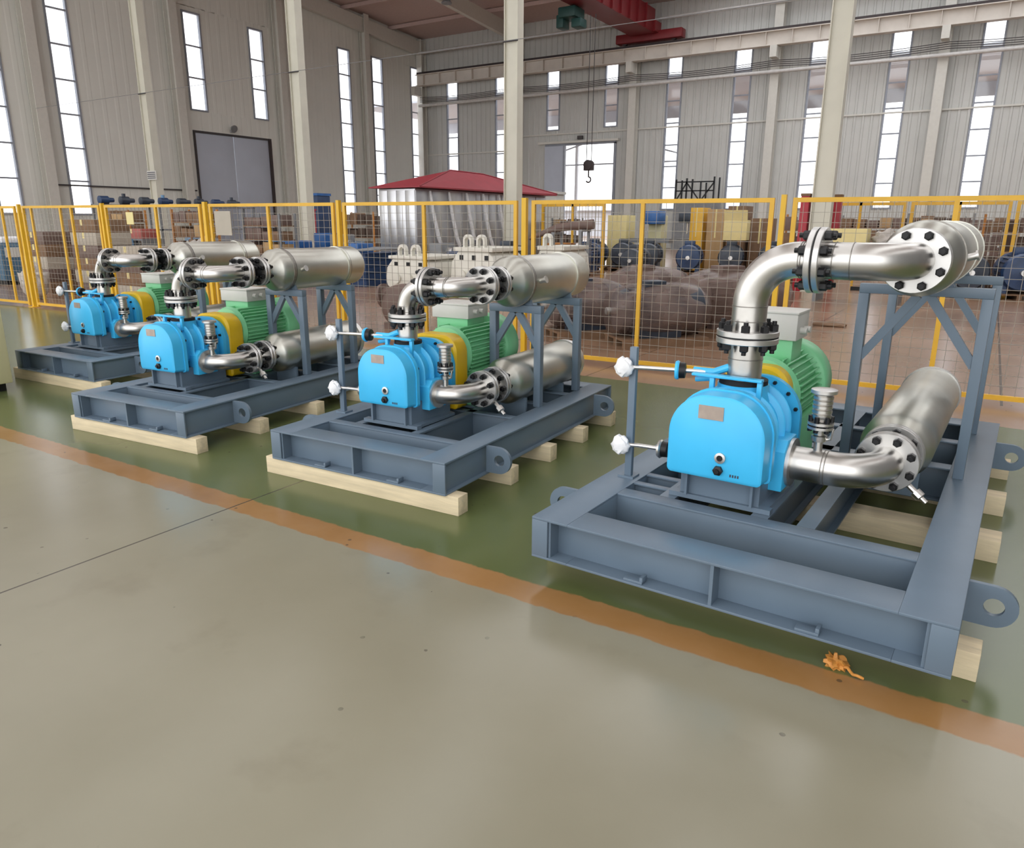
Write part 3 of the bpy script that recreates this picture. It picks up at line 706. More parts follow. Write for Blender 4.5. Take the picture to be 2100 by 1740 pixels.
    # ---------- gauge line on the left
    if P['gs']:
        gx, gy = P['gs']; zg1, zg2 = zT + 0.06, zb + 0.03
        bm = B(); box(bm, gx - 0.02, gx + 0.02, gy - 0.015, gy + 0.015, zt, P['gt']); gst = obj('gauge_stand', bm, M_SKID, root, bevel=0.004)
        bm = B(); box(bm, gx - 0.05, gx + 0.04, gy - 0.03, gy + 0.05, zt, zt + 0.012); obj('stand_foot', bm, M_SKID, gst)
        for zz in (zg1, zg2):
            bm = B(); bmesh.ops.create_icosphere(bm, subdivisions=3, radius=0.05)
            rr = random.Random(3)
            for v_ in bm.verts:
                a = v_.co.normalized(); q = 1 + 0.10 * math.sin(a.x * 7 + 1) * math.cos(a.z * 9) + 0.06 * math.sin(a.z * 17 + a.x * 13)
                v_.co = Vector((a.x * 0.052 * q, a.y * 0.028 * q, a.z * 0.055 * q))
            bmesh.ops.translate(bm, verts=bm.verts, vec=(gx - 0.035, gy - 0.045, zz)); obj('wrapped_gauge', bm, M_WRAPW, gst)
            bm = B(); xe = c - bw * 0.36 if zz == zg1 else c - bw / 2 - 0.02; ye = vy - 0.06 if zz == zg1 else gy + 0.02
            sweep(bm, [(gx - 0.03, gy - 0.03, zz), (gx + 0.05, gy, zz), (xe, ye, zz)], 0.011, 10); obj('gauge_tube', bm, M_STEEL, gst)
            bm = B(); dd = Vector((xe - gx - 0.05, ye - gy, 0)).normalized(); o_ = Vector((xe, ye, zz)) - dd * (0.16 if zz == zg1 else 0.12)
            lathe(bm, o_, dd, [(0, 0.02), (0.0, 0.045), (0.012, 0.05), (0.02, 0.045)], 20); obj('gauge_flange', bm, M_BLUE if zz == zg1 else M_STEEL, gst)
            bm = B(); lathe(bm, o_ + dd * 0.02, dd, [(0, 0.042), (0.03, 0.04), (0.034, 0.02)], 18); obj('valve_body', bm, M_BLACK, gst)
        bm = B(); o_ = Vector((c - bw * 0.30, vy - 0.05, zg1)); sweep(bm, [o_ + V(-0.10, -0.01, 0), o_, o_ + V(0.07, 0.02, 0.03)], 0.02, 10); sweep(bm, [o_ + V(-0.09, 0, -0.045), o_ + V(0.0, 0, -0.03)], 0.014, 8); obj('bypass_pipe', bm, M_BLUE, gst)
    # ---------- discharge line: up, elbow right, flange, elbow back
    su, R_ = P['su'], P['R']; FR, FT = P['FR'], P['FT']
    e = R_ * 0.95
    bm = B(); sweep(bm, [(c, vy, zT + 0.02), (c, vy, P['fz'])], pr_, 32); dp = obj('riser_pipe', bm, M_STEEL, root)
    seam(dp, (c, vy, zT + 0.14), (0, 0, 1), pr_)
    flange_joint(dp, (c, vy, P['fz']), (0, 0, 1), FR, pr_, FT, P['nb'], P['br'], 0.2)
    bm = B()
    pts = [V(c, vy, P['fz'] + 0.01), V(c, vy, ax - R_)] + arc((c + R_, vy, ax - R_), (-1, 0, 0), (0, 0, 1), R_, 0.06, PI / 2, 12) + [V(P['hf'], vy, ax)]
    sweep(bm, pts, pr_, 32); el = obj('riser_elbow', bm, M_STEEL, root)
    for cc, dd in (((c, vy, ax - R_ - 0.01), (0, 0, 1)), ((c + R_ + 0.015, vy, ax), (1, 0, 0)), ((c, vy, P['fz'] + 0.075), (0, 0, 1)), ((P['hf'] - 0.07, vy, ax), (1, 0, 0))): seam(el, cc, dd, pr_)
    flange_joint(el, (P['hf'], vy, ax), (1, 0, 0), FR, pr_, FT, P['nb'], P['br'], PI / P['nb'])
    bm = B(); pts = [V(P['hf'] + 0.01, vy, ax), V(su - R_, vy, ax)] + arc((su - R_, vy + R_, ax), (0, -1, 0), (1, 0, 0), R_, 0.06, PI / 2, 12) + [V(su, P['uf'], ax)]
    sweep(bm, pts, pr_, 32); cp = obj('cross_pipe', bm, M_STEEL, root)
    for cc in (P['hf'] + 0.075, P['hf'] + 0.15): seam(cp, (cc, vy, ax), (1, 0, 0), pr_)
    flange_joint(cp, (su, P['uf'], ax), (0, 1, 0), FR, pr_, FT, P['nb'], P['br'], PI / P['nb'])
    if P.get('bellows'):
        bm = B(); y_ = P['uf']; n = 5; pf_ = [(0, pr_)]
        for i in range(n): pf_ += [(0.03 + i * 0.02, pr_ * 1.0), (0.04 + i * 0.02, pr_ * 1.25)]
        lathe(bm, (su, y_ + 0.01, ax), (0, 1, 0), pf_ + [(0.15, pr_)], 24); obj('bellows', bm, M_BLACK, root)
        flange_joint(root, (su, y_ + 0.18, ax), (0, 1, 0), FR * 0.95, pr_, FT, P['nb'], P['br'], PI / P['nb'], name='silencer_flange')
    # upper silencer
    def silencer(z, v0, v1, R, cone, nm, dish=True):
        bm = B(); d0 = 0.05
        pf_ = [(0, pr_), (cone * 0.35, pr_ * 1.15), (cone * 0.7, R * 0.86), (cone, R), (v1 - v0 - d0, R), (v1 - v0 - d0 * 0.45, R * 0.93), (v1 - v0 - d0 * 0.1, R * 0.6), (v1 - v0, R * 0.2)]
        lathe(bm, (su, v0, z), (0, 1, 0), pf_, 40); s_ = obj(nm, bm, M_STEEL2, root, ang=50)
        return s_
    us = silencer(ax, P['u0'], P['u1'], P['SR'], P['uc'], 'upper_silencer')
    for q in P['bands']:
        bm = B(); ring(bm, (su, q, ax), (0, 1, 0), P['SR'] - 0.002, P['SR'] + 0.006, 0.03, 40); obj('clamp_band', bm, M_STEEL2 if q != P['bands'][0] else M_WELD, us)
        bm = B(); ring(bm, (su, q + 0.03, ax), (0, 1, 0), P['SR'] - 0.002, P['SR'] + 0.003, 0.008, 40); obj('band_edge', bm, M_RUBBER, us)
    bm = B(); yl = (P['u0'] + P['u1']) / 2 + 0.1; lathe(bm, (su + P['SR'] - 0.01, P['bands'][0] + 0.1, ax), (1, 0, 0.3), [(0, 0.018), (0.05, 0.018), (0.05, 0.026), (0.06, 0.026)], 12); obj('drain_nozzle', bm, M_STEEL, us)
    # support frame
    fx0, fx1, fy0, fy1, fz = P['sf']; s = P['leg']; h = s / 2
    bm = B(); box(bm, fx0 - h, fx1 + h, fy0 - h, fy0 + h, fz - s, fz); sf = obj('support_frame', bm, M_SKID, root, bevel=0.003)
    bm = B(); box(bm, fx0 - h, fx1 + h, fy1 - h, fy1 + h, fz - s, fz); obj('top_beam', bm, M_SKID, sf, bevel=0.003)
    for x_ in (fx0, fx1):
        for y_ in (fy0, fy1): bm = B(); box(bm, x_ - h, x_ + h, y_ - h, y_ + h, zt, fz - s); obj('leg', bm, M_SKID, sf, bevel=0.003)
    mx = (fx0 + fx1) / 2; zl = zt + (fz - zt) * 0.60
    for y_ in (fy0, fy1):
        for x_ in (fx0, fx1):
            bm = B(); bar(bm, (mx + (x_ - mx) * 0.1, y_, fz - s), (x_ - (x_ - mx) * 0.05, y_, zl), s * 0.85, s * 0.6, (0, 1, 0)); obj('brace', bm, M_SKID, sf)
        bm = B(); pr2 = [(su - P['SR'] * 0.75, fz), (su + P['SR'] * 0.75, fz)] + [(su + P['SR'] * 1.005 * math.sin(a), ax - P['SR'] * 1.005 * math.cos(a)) for a in [0.75 - 1.5 * i / 10 for i in range(11)]]
        prism(bm, pr2, 'y', y_ - 0.012, y_ + 0.012); obj('saddle', bm, M_SKID, sf, smooth=False)
    # ---------- suction line: right, elbow back, flanges, lower silencer
    iz = P['iz']; xs = c + bw / 2
    bm = B(); q = pr_ * 1.5
    prism(bm, [(vy - q, iz - q), (vy + q, iz - q), (vy + q, iz + q * 0.6), (vy + q * 0.6, iz + q), (vy - q * 0.6, iz + q), (vy - q, iz + q * 0.6)], 'x', xs - 0.06, xs + 0.035); obj('inlet_flange', bm, M_BLUE, bl, bevel=0.006)
    bm = B(); ring(bm, (xs + 0.035, vy, iz), (1, 0, 0), pr_ * 0.9, pr_ * 1.45, 0.016, 36); ip = obj('inlet_counterflange', bm, M_FLANGE, root)
    ip.name = 'suction_pipe_flange'
    bm = B(); pts = [V(xs + 0.045, vy, iz), V(su - R_, vy, iz)] + arc((su - R_, vy + R_, iz), (0, -1, 0), (1, 0, 0), R_, 0.06, PI / 2, 12) + [V(su, P['lf'], iz)]
    sweep(bm, pts, pr_, 32); lp = obj('suction_pipe', bm, M_STEEL, root)
    seam(lp, (su - R_ - 0.005, vy, iz), (1, 0, 0), pr_); seam(lp, (su - R_ - 0.02, vy, iz), (1, 0, 0), pr_)
    flange_joint(lp, (su, P['lf'], iz), (0, 1, 0), FR, pr_, FT, P['nb'], P['br'], 0.35)
    if P.get('lf2'):
        bm = B(); sweep(bm, [(su, P['lf'], iz), (su, P['lf2'], iz)], pr_ * 1.02, 28); obj('check_valve', bm, M_STEEL, root)
        flange_joint(lp, (su, P['lf2'], iz), (0, 1, 0), FR * 1.02, pr_, FT, P['nb'], P['br'], 0.1)
    ls = silencer(iz, P['l0'], P['l1'], P['LR'], P['lc'], 'lower_silencer')
    bm = B(); ring(bm, (su, P['l1'] - 0.075, iz), (0, 1, 0), P['LR'] - 0.002, P['LR'] + 0.008, 0.05, 40); obj('end_ring', bm, M_FLANGE, ls)
    bm = B(); lathe(bm, (su + FR * 0.7, P['lf'] + 0.02, iz - FR * 0.7), (0.8, -0.2, -0.6), [(0, 0.014), (0.05, 0.014), (0.05, 0.026), (0.085, 0.026), (0.09, 0.012), (0.12, 0.012)], 10); obj('drain_cock', bm, M_STEEL, ls)
    # legs of the lower silencer
    for y_ in (P['l0'] + 0.25, P['l1'] - 0.3):
        bm = B(); prism(bm, [(su - 0.12, zt - 0.1), (su + 0.12, zt - 0.1), (su + 0.12, iz - P['LR'] * 0.8), (su - 0.12, iz - P['LR'] * 0.8)], 'y', y_ - 0.01, y_ + 0.01); obj('silencer_foot', bm, M_SKID, ls)
    # relief valve standing on the suction pipe
    rx = xs + P['rvx']; z_ = iz + pr_ - 0.01; q = P['rv']
    bm = B(); lathe(bm, (rx, vy, z_), (0, 0, 1), [(0, 0.02 * q), (0.05 * q, 0.02 * q), (0.055 * q, 0.034 * q), (0.08 * q, 0.036 * q), (0.085 * q, 0.024 * q), (0.115 * q, 0.026 * q)], 18); rv = obj('relief_valve', bm, M_STEEL, root)
    bm = B(); ring(bm, (rx, vy, z_ + 0.115 * q), (0, 0, 1), 0.01, 0.058 * q, 0.012 * q, 24); ring(bm, (rx, vy, z_ + 0.135 * q), (0, 0, 1), 0.01, 0.058 * q, 0.012 * q, 24); obj('valve_flange', bm, M_FLANGE, rv)
    bm = B()
    for i in range(6):
        a = i * PI / 3 + 0.3; p_ = V(rx + 0.046 * q * math.cos(a), vy + 0.046 * q * math.sin(a), z_ + 0.10 * q); cyl(bm, p_, p_ + V(0, 0, 0.075 * q), 0.011 * q, 8)
    obj('valve_studs', bm, M_BLACK, rv)
    bm = B(); pfv = [(0.15 * q, 0.034 * q)]
    for i in range(5): pfv += [(0.17 * q + i * 0.022 * q, 0.044 * q), (0.183 * q + i * 0.022 * q, 0.044 * q), (0.185 * q + i * 0.022 * q, 0.038 * q)]
    lathe(bm, (rx, vy, z_), (0, 0, 1), pfv + [(0.285 * q, 0.044 * q)], 24); obj('valve_body', bm, M_STEEL, rv)
    bm = B(); lathe(bm, (rx, vy, z_ + 0.285 * q), (0, 0, 1), [(0, 0.058 * q), (0.016 * q, 0.058 * q), (0.018 * q, 0.045 * q), (0.022 * q, 0.01)], 24); obj('valve_cap', bm, M_FLANGE, rv)
    bm = B(); sweep(bm, [(rx + 0.02, vy, z_ + 0.06 * q), (rx + 0.05 * q, vy, z_ + 0.07 * q), (rx + 0.055 * q, vy, z_ + 0.12 * q)], 0.008 * q, 8); obj('valve_lever', bm, M_STEEL, rv)
    # ---------- belt guard and motor
    m0, m1, mu, mz, mr = P['mot']
    y0_, y1_ = P['grd']
    bm = B(); gp = dprof(mu + P.get('gdx', 0), P['gw'], zt + 0.02, P['gz'], 0.12, 0.03, 8); gp2 = dprof(mu + P.get('gdx', 0), P['gw'] - 0.03, zt + 0.03, P['gz'] - 0.015, 0.12, 0.03, 8)
    dsolid(bm, [(y0_, gp2), (y0_ + 0.015, gp), (y1_ - 0.03, gp), (y1_, gp2)]); gd = obj('belt_guard', bm, M_YGUARD, root)
    bm = B(); lathe(bm, (mu, y0_ - 0.002, mz), (0, -1, 0), [(0, 0.05), (0.006, 0.05)], 20); obj('guard_cover', bm, M_YGUARD, gd)
    bm = B(); lathe(bm, (mu, m0, mz), (0, 1, 0), [(0, mr * 0.55), (0.02, mr * 0.9), (0.06, mr * 0.96), (0.07, mr * 0.86), ((m1 - m0) * 0.74, mr * 0.86)], 40); mo = obj('motor', bm, M_GREEN, root)
    yfan = m0 + (m1 - m0) * 0.72
    bm = B(); lathe(bm, (mu, yfan, mz), (0, 1, 0), [(0, mr * 1.06), (0.01, mr * 1.1), (m1 - yfan - 0.04, mr * 1.1), (m1 - yfan, mr * 0.95)], 40); obj('fan_cover', bm, M_GREEN, mo, ang=50)
    bm = B(); box(bm, mr * 0.84, mr * 1.0, m0 + 0.07, yfan + 0.03, -0.004, 0.004); fm = finish(bm, False); fm.materials.append(M_GREEN); fm.name = 'cooling_fin'
    for i in range(40):
        a = 2 * PI * i / 40
        if 1.15 < a < 2.0: continue
        inst('cooling_fin', fm, mo, None, mtx=Matrix.Translation((mu, 0, mz)) @ Matrix.Rotation(-a, 4, 'Y'))
    for x_ in (mu - mr * 0.75, mu + mr * 0.75): bm = B(); box(bm, x_ - 0.05, x_ + 0.05, m0 + 0.1, yfan - 0.05, zt, mz - mr * 0.55); obj('motor_foot', bm, M_GREEN, mo)
    jx0, jx1, jy0, jy1, jz0, jz1 = P['jb']
    bm = B(); box(bm, jx0 + 0.03, jx1 - 0.02, jy0 + 0.02, jy1 - 0.02, mz + mr * 0.7, jz0); obj('box_neck', bm, M_GREEN, mo, bevel=0.004)
    bm = B(); box(bm, jx0, jx1, jy0, jy1, jz0, jz1 - 0.012); jb = obj('terminal_box', bm, M_JBOX, mo, bevel=0.004)
    jb2 = quick('terminal_lid', M_JBOX, mo, (jx0 - 0.004, jx1 + 0.004, jy0 - 0.004, jy1 + 0.004, jz1 - 0.012, jz1), bevel=0.002)
    for i in range(2): bm = B(); cyl(bm, (jx1, jy0 + 0.08 + i * 0.08, jz0 + 0.05), (jx1 + 0.035, jy0 + 0.08 + i * 0.08, jz0 + 0.05), 0.018, 12); obj('cable_gland', bm, M_JBOX, mo)
    quick('motor_rail', M_SKID, mo, (mu - mr - 0.02, mu + mr + 0.02, m0 + 0.05, m0 + 0.12, zt - 0.01, zt + 0.002), (mu - mr - 0.02, mu + mr + 0.02, yfan - 0.1, yfan - 0.03, zt - 0.01, zt + 0.002))
    return root

PA = dict(W=1.742, L=3.266, z0=0.115, H=0.204, fw=0.19, cb1=(0.505, 0.60), cbs=[(1.93, 2.03), (2.55, 2.63)],
          lbs=[(1.05, 1.13, 0.60, 1.93), (0.38, 0.46, 0.60, 3.07), (0.84, 0.92, 0.60, 3.07), (1.05, 1.13, 2.03, 3.07)], lugs=[0.45, 2.75], stubs=[(0.19, 0.38, 0.70, 0.74), (0.19, 0.38, 0.86, 0.90), (0.19, 0.38, 1.3, 1.36)],
          bu=0.655, bf=0.55, bw=0.46, bz0=0.475, bz1=0.865, bl=1.0, bp=(0.66, 1.16), np=(-0.085, 0.035, 0.035, 0.10),
          vy=0.92, pr=0.083, az=1.487, gs=(0.125, 0.77), gt=1.03, su=1.31, R=0.215, FR=0.148, FT=0.028, fz=1.115, nb=8, br=0.021,
          hf=0.945, uf=1.20, u0=1.225, u1=3.05, SR=0.178, uc=0.16, bands=(1.52, 2.35, 2.95),
          sf=(1.02, 1.60, 1.78, 2.87, 1.335), leg=0.052, iz=0.515, lf=1.20, lf2=1.36, l0=1.385, l1=3.10, LR=0.178, lc=0.13,
          rvx=0.155, rv=1.02, mot=(1.32, 2.03, 0.62, 0.735, 0.222), grd=(1.24, 1.36), gw=0.36, gz=0.915, jb=(0.50, 0.76, 1.45, 1.70, 1.03, 1.185))
PB = dict(W=1.403, L=2.468, z0=0.115, H=0.201, fw=0.18, cb1=(0.36, 0.43), cbs=[(1.08, 1.15), (1.55, 1.62), (1.95, 2.02)],
          lbs=[(0.84, 0.90, 0.43, 2.29), (0.36, 0.42, 0.43, 2.29)], lugs=[0.45, 2.1],
          bu=0.61, bf=0.42, bw=0.41, bz0=0.47, bz1=0.832, bl=0.86, bp=(0.50, 0.95), np=(-0.075, 0.03, 0.025, 0.08),
          vy=0.72, pr=0.066, az=1.236, gs=(0.10, 0.60), gt=0.99, su=1.03, R=0.165, FR=0.128, FT=0.024, fz=1.025, nb=8, br=0.021,
          hf=0.80, uf=1.0, u0=1.23, u1=2.42, SR=0.178, uc=0.13, bands=(1.42, 2.15), bellows=True,
          sf=(0.84, 1.22, 1.48, 2.14, 1.065), leg=0.055, iz=0.52, lf=1.0, lf2=1.16, l0=1.18, l1=2.35, LR=0.17, lc=0.13,
          rvx=0.10, rv=0.95, mot=(1.16, 1.90, 0.60, 0.705, 0.215), grd=(1.0, 1.17), gw=0.42, gz=0.87, jb=(0.36, 0.69, 1.35, 1.63, 0.945, 1.055))
PD = dict(PB); PD['U0'] = 0.05
PC = dict(PB); PC['U0'] = 0.10; PC['gs'] = None

SK = {}
SK['A'] = build_skid(PA, 'nearest and largest grey blower skid with sky blue blower, at the right')
SK['B'] = build_skid(PB, 'second nearest grey blower skid, left of the nearest one, its yellow guard showing')
SK['C'] = build_skid(PC, 'third grey blower skid from the right, between two other skids')
SK['D'] = build_skid(PD, 'farthest grey blower skid at the left, partly hidden by its neighbour')
POSE = {'A': (-1.642, 2.801, -0.040), 'B': (-3.866, 3.155, 0.039), 'C': (-6.159, 3.02, 0.079), 'D': (-8.649, 3.793, 0.044)}
for k_, (x, y, a) in POSE.items():
    SK[k_].location = (x, y, 0); SK[k_].rotation_euler = (0, 0, a)

# timbers under the skids
def timber(n, v, u0, u1, d, h, label, tilt=0.0):
    x, y, a = POSE[n]
    bm = B(); box(bm, u0, u1, 0, d, 0.0, h); o = obj('timber_block', bm, M_WOOD, bevel=0.003)
    o.location = (x - v * math.sin(a), y + v * math.cos(a), 0); o.rotation_euler = (0, 0, a + tilt)
    tag(o, label, 'timber', 'pine timbers under the skids')
SKN = {'A': 'nearest skid', 'B': 'second nearest skid', 'C': 'third skid from the right', 'D': 'farthest skid'}
ORD = ['front', 'second', 'third', 'fourth', 'rear']
for i, v in enumerate((0.24, 1.47, 2.22, 3.0)):
    timber('A', v, -0.06, 1.84 if i else 1.82, 0.13 if i != 1 else 0.17, 0.115, 'pale pine timber under the %s, %s from the front' % (SKN['A'], ('first', 'second', 'third', 'fourth')[i]))
for n, vs in (('B', (0.02, 0.63, 1.19, 1.74, 2.30)), ('C', (0.02, 0.63, 1.29, 1.9)), ('D', (0.02, 0.7, 1.4))):
    for i, v in enumerate(vs):
        timber(n, v, -0.085 + (0.1 if n == 'C' else 0), 1.48, 0.10, 0.115, 'pale pine timber under the %s, %s from the front' % (SKN[n], ('first', 'second', 'third', 'fourth', 'fifth')[i]))

# ------------------------------------------------------------------ things on this side of the fence
t = thing('control_cabinet', 'cream machine cabinet cut off by the left picture edge', 'cabinet', (-9.29, 2.8, 0), 0)
quick('body', M_CREAM, t, (0, 1.22, 0, 0.7, 0.08, 1.0), bevel=0.01)
for x0, x1 in ((0.02, 0.6), (0.62, 1.2)): quick('door', M_CREAM, t, (x0, x1, -0.012, 0, 0.12, 0.97), bevel=0.004)
quick('plinth', M_BLACK, t, (0.05, 1.17, 0.05, 0.65, 0.0, 0.08))
for zz in (0.2, 0.62): quick('hinge', M_GREY, t, (1.215, 1.235, 0.05, 0.12, zz, zz + 0.04))
bm = B(); pts = []
rr = random.Random(5)
bm2 = B(); bmesh.ops.create_icosphere(bm2, subdivisions=3, radius=0.03)
for v_ in bm2.verts:
    a = v_.co.normalized(); q = 1 + 0.4 * math.sin(a.x * 5 + 2) * math.cos(a.y * 6) + 0.25 * math.sin(a.z * 9 + a.x * 7)
    v_.co = Vector((a.x * 0.036 * q, a.y * 0.03 * q, max(0.0, a.z * 0.028 * q + 0.018)))
for i in range(8): pts.append((0.02 + i * 0.012, -0.01 - 0.006 * i + 0.01 * math.sin(i), 0.009 + 0.008 * math.sin(i * 0.9) ** 2))
sweep(bm2, pts, [0.009, 0.008, 0.007, 0.006, 0.006, 0.006, 0.006, 0.005], 8)
o = tag(obj('crumpled_tape', bm2, M_ORANGE), 'crumpled orange-brown tape scrap on the green floor before the nearest skid', 'scrap'); o.location = (-0.275, 2.80, 0)

# ------------------------------------------------------------------ clutter beyond the fence
def motor_mesh(bm, L, R, seg=24, fins=24):
    """horizontal motor along y with fins, resting at z=0 on feet"""
    z = R * 1.15
    lathe(bm, (0, 0, z), (0, 1, 0), [(0, R * 0.3), (0.02, R * 0.5), (0.03, R * 0.9), (L * 0.1, R), (L * 0.12, R * 0.9), (L * 0.75, R * 0.9), (L * 0.76, R * 1.03), (L * 0.96, R * 1.03), (L, R * 0.8)], seg)
    for i in range(fins):
        a = 2 * PI * i / fins; ca, sa = math.cos(a), math.sin(a)
        bar(bm, (ca * R * 0.95, L * 0.12, z + sa * R * 0.95), (ca * R * 0.95, L * 0.75, z + sa * R * 0.95), 0.012, R * 0.12, (ca, 0, sa))
    for s in (-1, 1): box(bm, s * R * 0.7 - 0.06, s * R * 0.7 + 0.06, L * 0.15, L * 0.7, 0, z - R * 0.6)
def machine(name, label, cat, loc, rz, L, R, m, group=None, box_=True, pallet=True):
    t = thing(name, label, cat, loc, rz, group); dz = 0.12 if pallet else 0
    bm = B(); motor_mesh(bm, L, R); bmesh.ops.translate(bm, verts=bm.verts, vec=(0, 0, dz)); obj('housing', bm, m, t)
    if box_: quick('terminal_box', m, t, (-R * 0.4, R * 0.4, L * 0.3, L * 0.55, dz + R * 2.0, dz + R * 2.0 + R * 0.45), bevel=0.01)
    bm = B(); cyl(bm, (0, -0.14, dz + R * 1.15), (0, 0.03, dz + R * 1.15), R * 0.16, 12); obj('shaft', bm, M_FLANGE, t)
    if pallet:
        for k in range(3): quick('pallet_bearer', M_CARDD, t, (-R * 1.1 + k * R * 1.0, -R * 1.1 + k * R + 0.1, 0, L, 0, dz - 0.03))
        quick('pallet_deck', M_CARDD, t, (-R * 1.2, R * 1.2, 0, L, dz - 0.03, dz))
    return t
def wrap_shell(bm, L, R, z, seg=32, n=14, seed=1, sag=0.1):
    rr = random.Random(seed); ph = [rr.uniform(0, 6.3) for _ in range(6)]; out = []
    for i in range(n + 1):
        f = i / n; y = -0.08 + (L + 0.16) * f; s = math.sin(PI * (0.08 + 0.84 * f)) ** 0.28
        rg = []
        for k in range(seg):
            a = 2 * PI * k / seg; q = 1 + 0.05 * math.sin(3 * a + ph[0] + 2 * f) + 0.04 * math.sin(5 * a + ph[1] - 5 * f) + 0.03 * math.sin(9 * a + 8 * f + ph[2])
            x_, z_ = math.cos(a) * R * q * s, math.sin(a) * R * q * s
            if z_ < 0: x_ *= 1.0 + sag * (-z_ / R)
            rg.append((x_, y, max(0.012, z + z_)))
        out.append(rg)
    rings(bm, out)
def wrapped_motor(label, loc, rz, L, R, m, seed):
    t = machine('wrapped_motor', label, 'motor', loc, rz, L, R, m, 'film-wrapped motors behind the fence')
    bm = B(); wrap_shell(bm, L, R * 1.25, 0.12 + R * 1.13, seed=seed); obj('plastic_wrap', bm, M_CLEAR, t, ang=80)
    return t
wrapped_motor('plastic-wrapped dark motor nearest the fence mid post', (-4.25, 9.45, 0), -0.75, 1.25, 0.31, M_DARKM, 1)
wrapped_motor('brown film-wrapped motor behind and right of the nearest wrapped motor', (-3.75, 10.9, 0), -0.6, 1.7, 0.37, M_RUST, 2)
wrapped_motor('plastic-wrapped motor beside the stout yellow post', (-5.35, 9.6, 0), -0.7, 1.1, 0.30, M_DARKM, 3)
wrapped_motor('brown film-wrapped motor behind the two nearest wrapped motors', (-5.3, 11.7, 0), -0.6, 1.3, 0.34, M_RUST, 4)
# brown primed casting: flanged elbow volute
t = thing('primed_casting', 'brown primed round casting with a flange behind the second nearest skid', 'casting', (-7.75, 8.9, 0), 0.1)
bm = B(); lathe(bm, (0, 0, 0.36), (0, 1, 0), [(0, 0.12), (0.02, 0.26), (0.1, 0.33), (0.3, 0.34), (0.42, 0.28), (0.45, 0.15)], 28); obj('volute', bm, M_RUST, t, ang=60)
bm = B(); sweep(bm, [(0, 0.2, 0.4), (-0.1, 0.2, 0.55), (-0.3, 0.2, 0.5)], 0.13, 20); ring(bm, (-0.3, 0.2, 0.5), (-1, 0, -0.2), 0.1, 0.2, 0.05, 24); obj('outlet', bm, M_RUST, t)
quick('foot', M_RUST, t, (-0.25, 0.25, 0.05, 0.4, 0, 0.1))
# white castings
def white_casting(label, loc, L, Wd, H, seed, arches=2):
    t = thing('white_casting', label, 'casting', loc, 0.0, 'white primed castings')
    bm = B(); pr_ = [(0.0, 0.05), (Wd * 0.1, 0.0), (Wd * 0.9, 0.0), (Wd, 0.08), (Wd * 1.02, H * 0.45), (Wd * 0.94, H * 0.72), (Wd * 0.82, H * 0.8), (Wd * 0.1, H * 0.8), (-0.06, H * 0.62), (-0.1, H * 0.35)]
    prism(bm, pr_, 'y', 0, L); obj('body', bm, M_WHITEC, t, bevel=0.03)
    quick('top_flange', M_WHITEC, t, (0.02, Wd * 0.95, -0.03, L, H * 0.8, H * 0.87), bevel=0.01)
    for k in range(arches):
        x_ = Wd * (0.3 + 0.32 * k); bm = B(); o_ = [(x_ - 0.11, H * 0.87), (x_ - 0.11, H * 0.98)] + [(x_ + 0.11 * math.cos(a), H * 0.98 + 0.13 * math.sin(a)) for a in [PI - PI * i / 10 for i in range(11)]] + [(x_ + 0.11, H * 0.87), (x_ + 0.065, H * 0.87), (x_ + 0.065, H * 0.97)] + [(x_ + 0.065 * math.cos(a), H * 0.97 + 0.08 * math.sin(a)) for a in [PI * i / 8 for i in range(9)]] + [(x_ - 0.065, H * 0.87)]
        prism(bm, o_, 'y', 0.05, 0.16); obj('lifting_arch', bm, M_WHITEC, t, smooth=False)
    for k in range(3): bm = B(); cyl(bm, (Wd * (0.2 + 0.3 * k), -0.05, H * 0.4), (Wd * (0.2 + 0.3 * k), 0.02, H * 0.4), 0.12, 18); obj('port_boss', bm, M_WHITEC, t)
    for k in range(3): quick('dark_port', M_BLACK, t, (Wd * (0.15 + 0.3 * k), Wd * (0.15 + 0.3 * k) + 0.1, -0.006, 0.02, H * 0.66, H * 0.74))
    return t
white_casting('white primed casting at the left, before the silver enclosure', (-11.45, 13.0, 0), 1.5, 1.15, 1.05, 1)
white_casting('white primed casting with arched lugs beside the cream column', (-10.0, 13.5, 0), 1.2, 1.1, 1.28, 2)
white_casting('white primed casting right of the stout yellow post', (-8.75, 15.0, 0), 1.2, 0.75, 1.3, 3, 1)

def crate(name, label, cat, loc, sx, sy, sz, m, slats=4, group=None, lid=True, base=0.0):
    t = thing(name, label, cat, loc, 0, group); g = 0.015
    quick('body', m, t, (0.02, sx - 0.02, 0.02, sy - 0.02, base, base + sz - 0.02))
    h = (sz - 0.02) / slats
    for i in range(slats):
        quick('slat', m, t, (0, sx, 0, 0.02, base + i * h + g / 2, base + (i + 1) * h - g / 2)); quick('slat', m, t, (sx - 0.02, sx, 0.02, sy, base + i * h + g / 2, base + (i + 1) * h - g / 2))
    if lid: quick('lid', m, t, (-0.02, sx + 0.02, -0.02, sy + 0.02, base + sz - 0.02, base + sz))
    return t
def carton(name, label, loc, sx, sy, sz, m, group=None, cat='box', rz=0.0):
    t = thing(name, label, cat, loc, rz, group)
    quick('body', m, t, (0, sx, 0, sy, 0, sz), bevel=0.006)
    quick('tape', M_CARDY, t, (sx * 0.46, sx * 0.54, -0.003, 0.001, sz * 0.55, sz), (sx * 0.46, sx * 0.54, 0, sy, sz, sz + 0.003))
    quick('flap', m, t, (0.01, sx - 0.01, 0.01, sy * 0.49, sz, sz + 0.006), (0.01, sx - 0.01, sy * 0.51, sy - 0.01, sz, sz + 0.006))
    return t
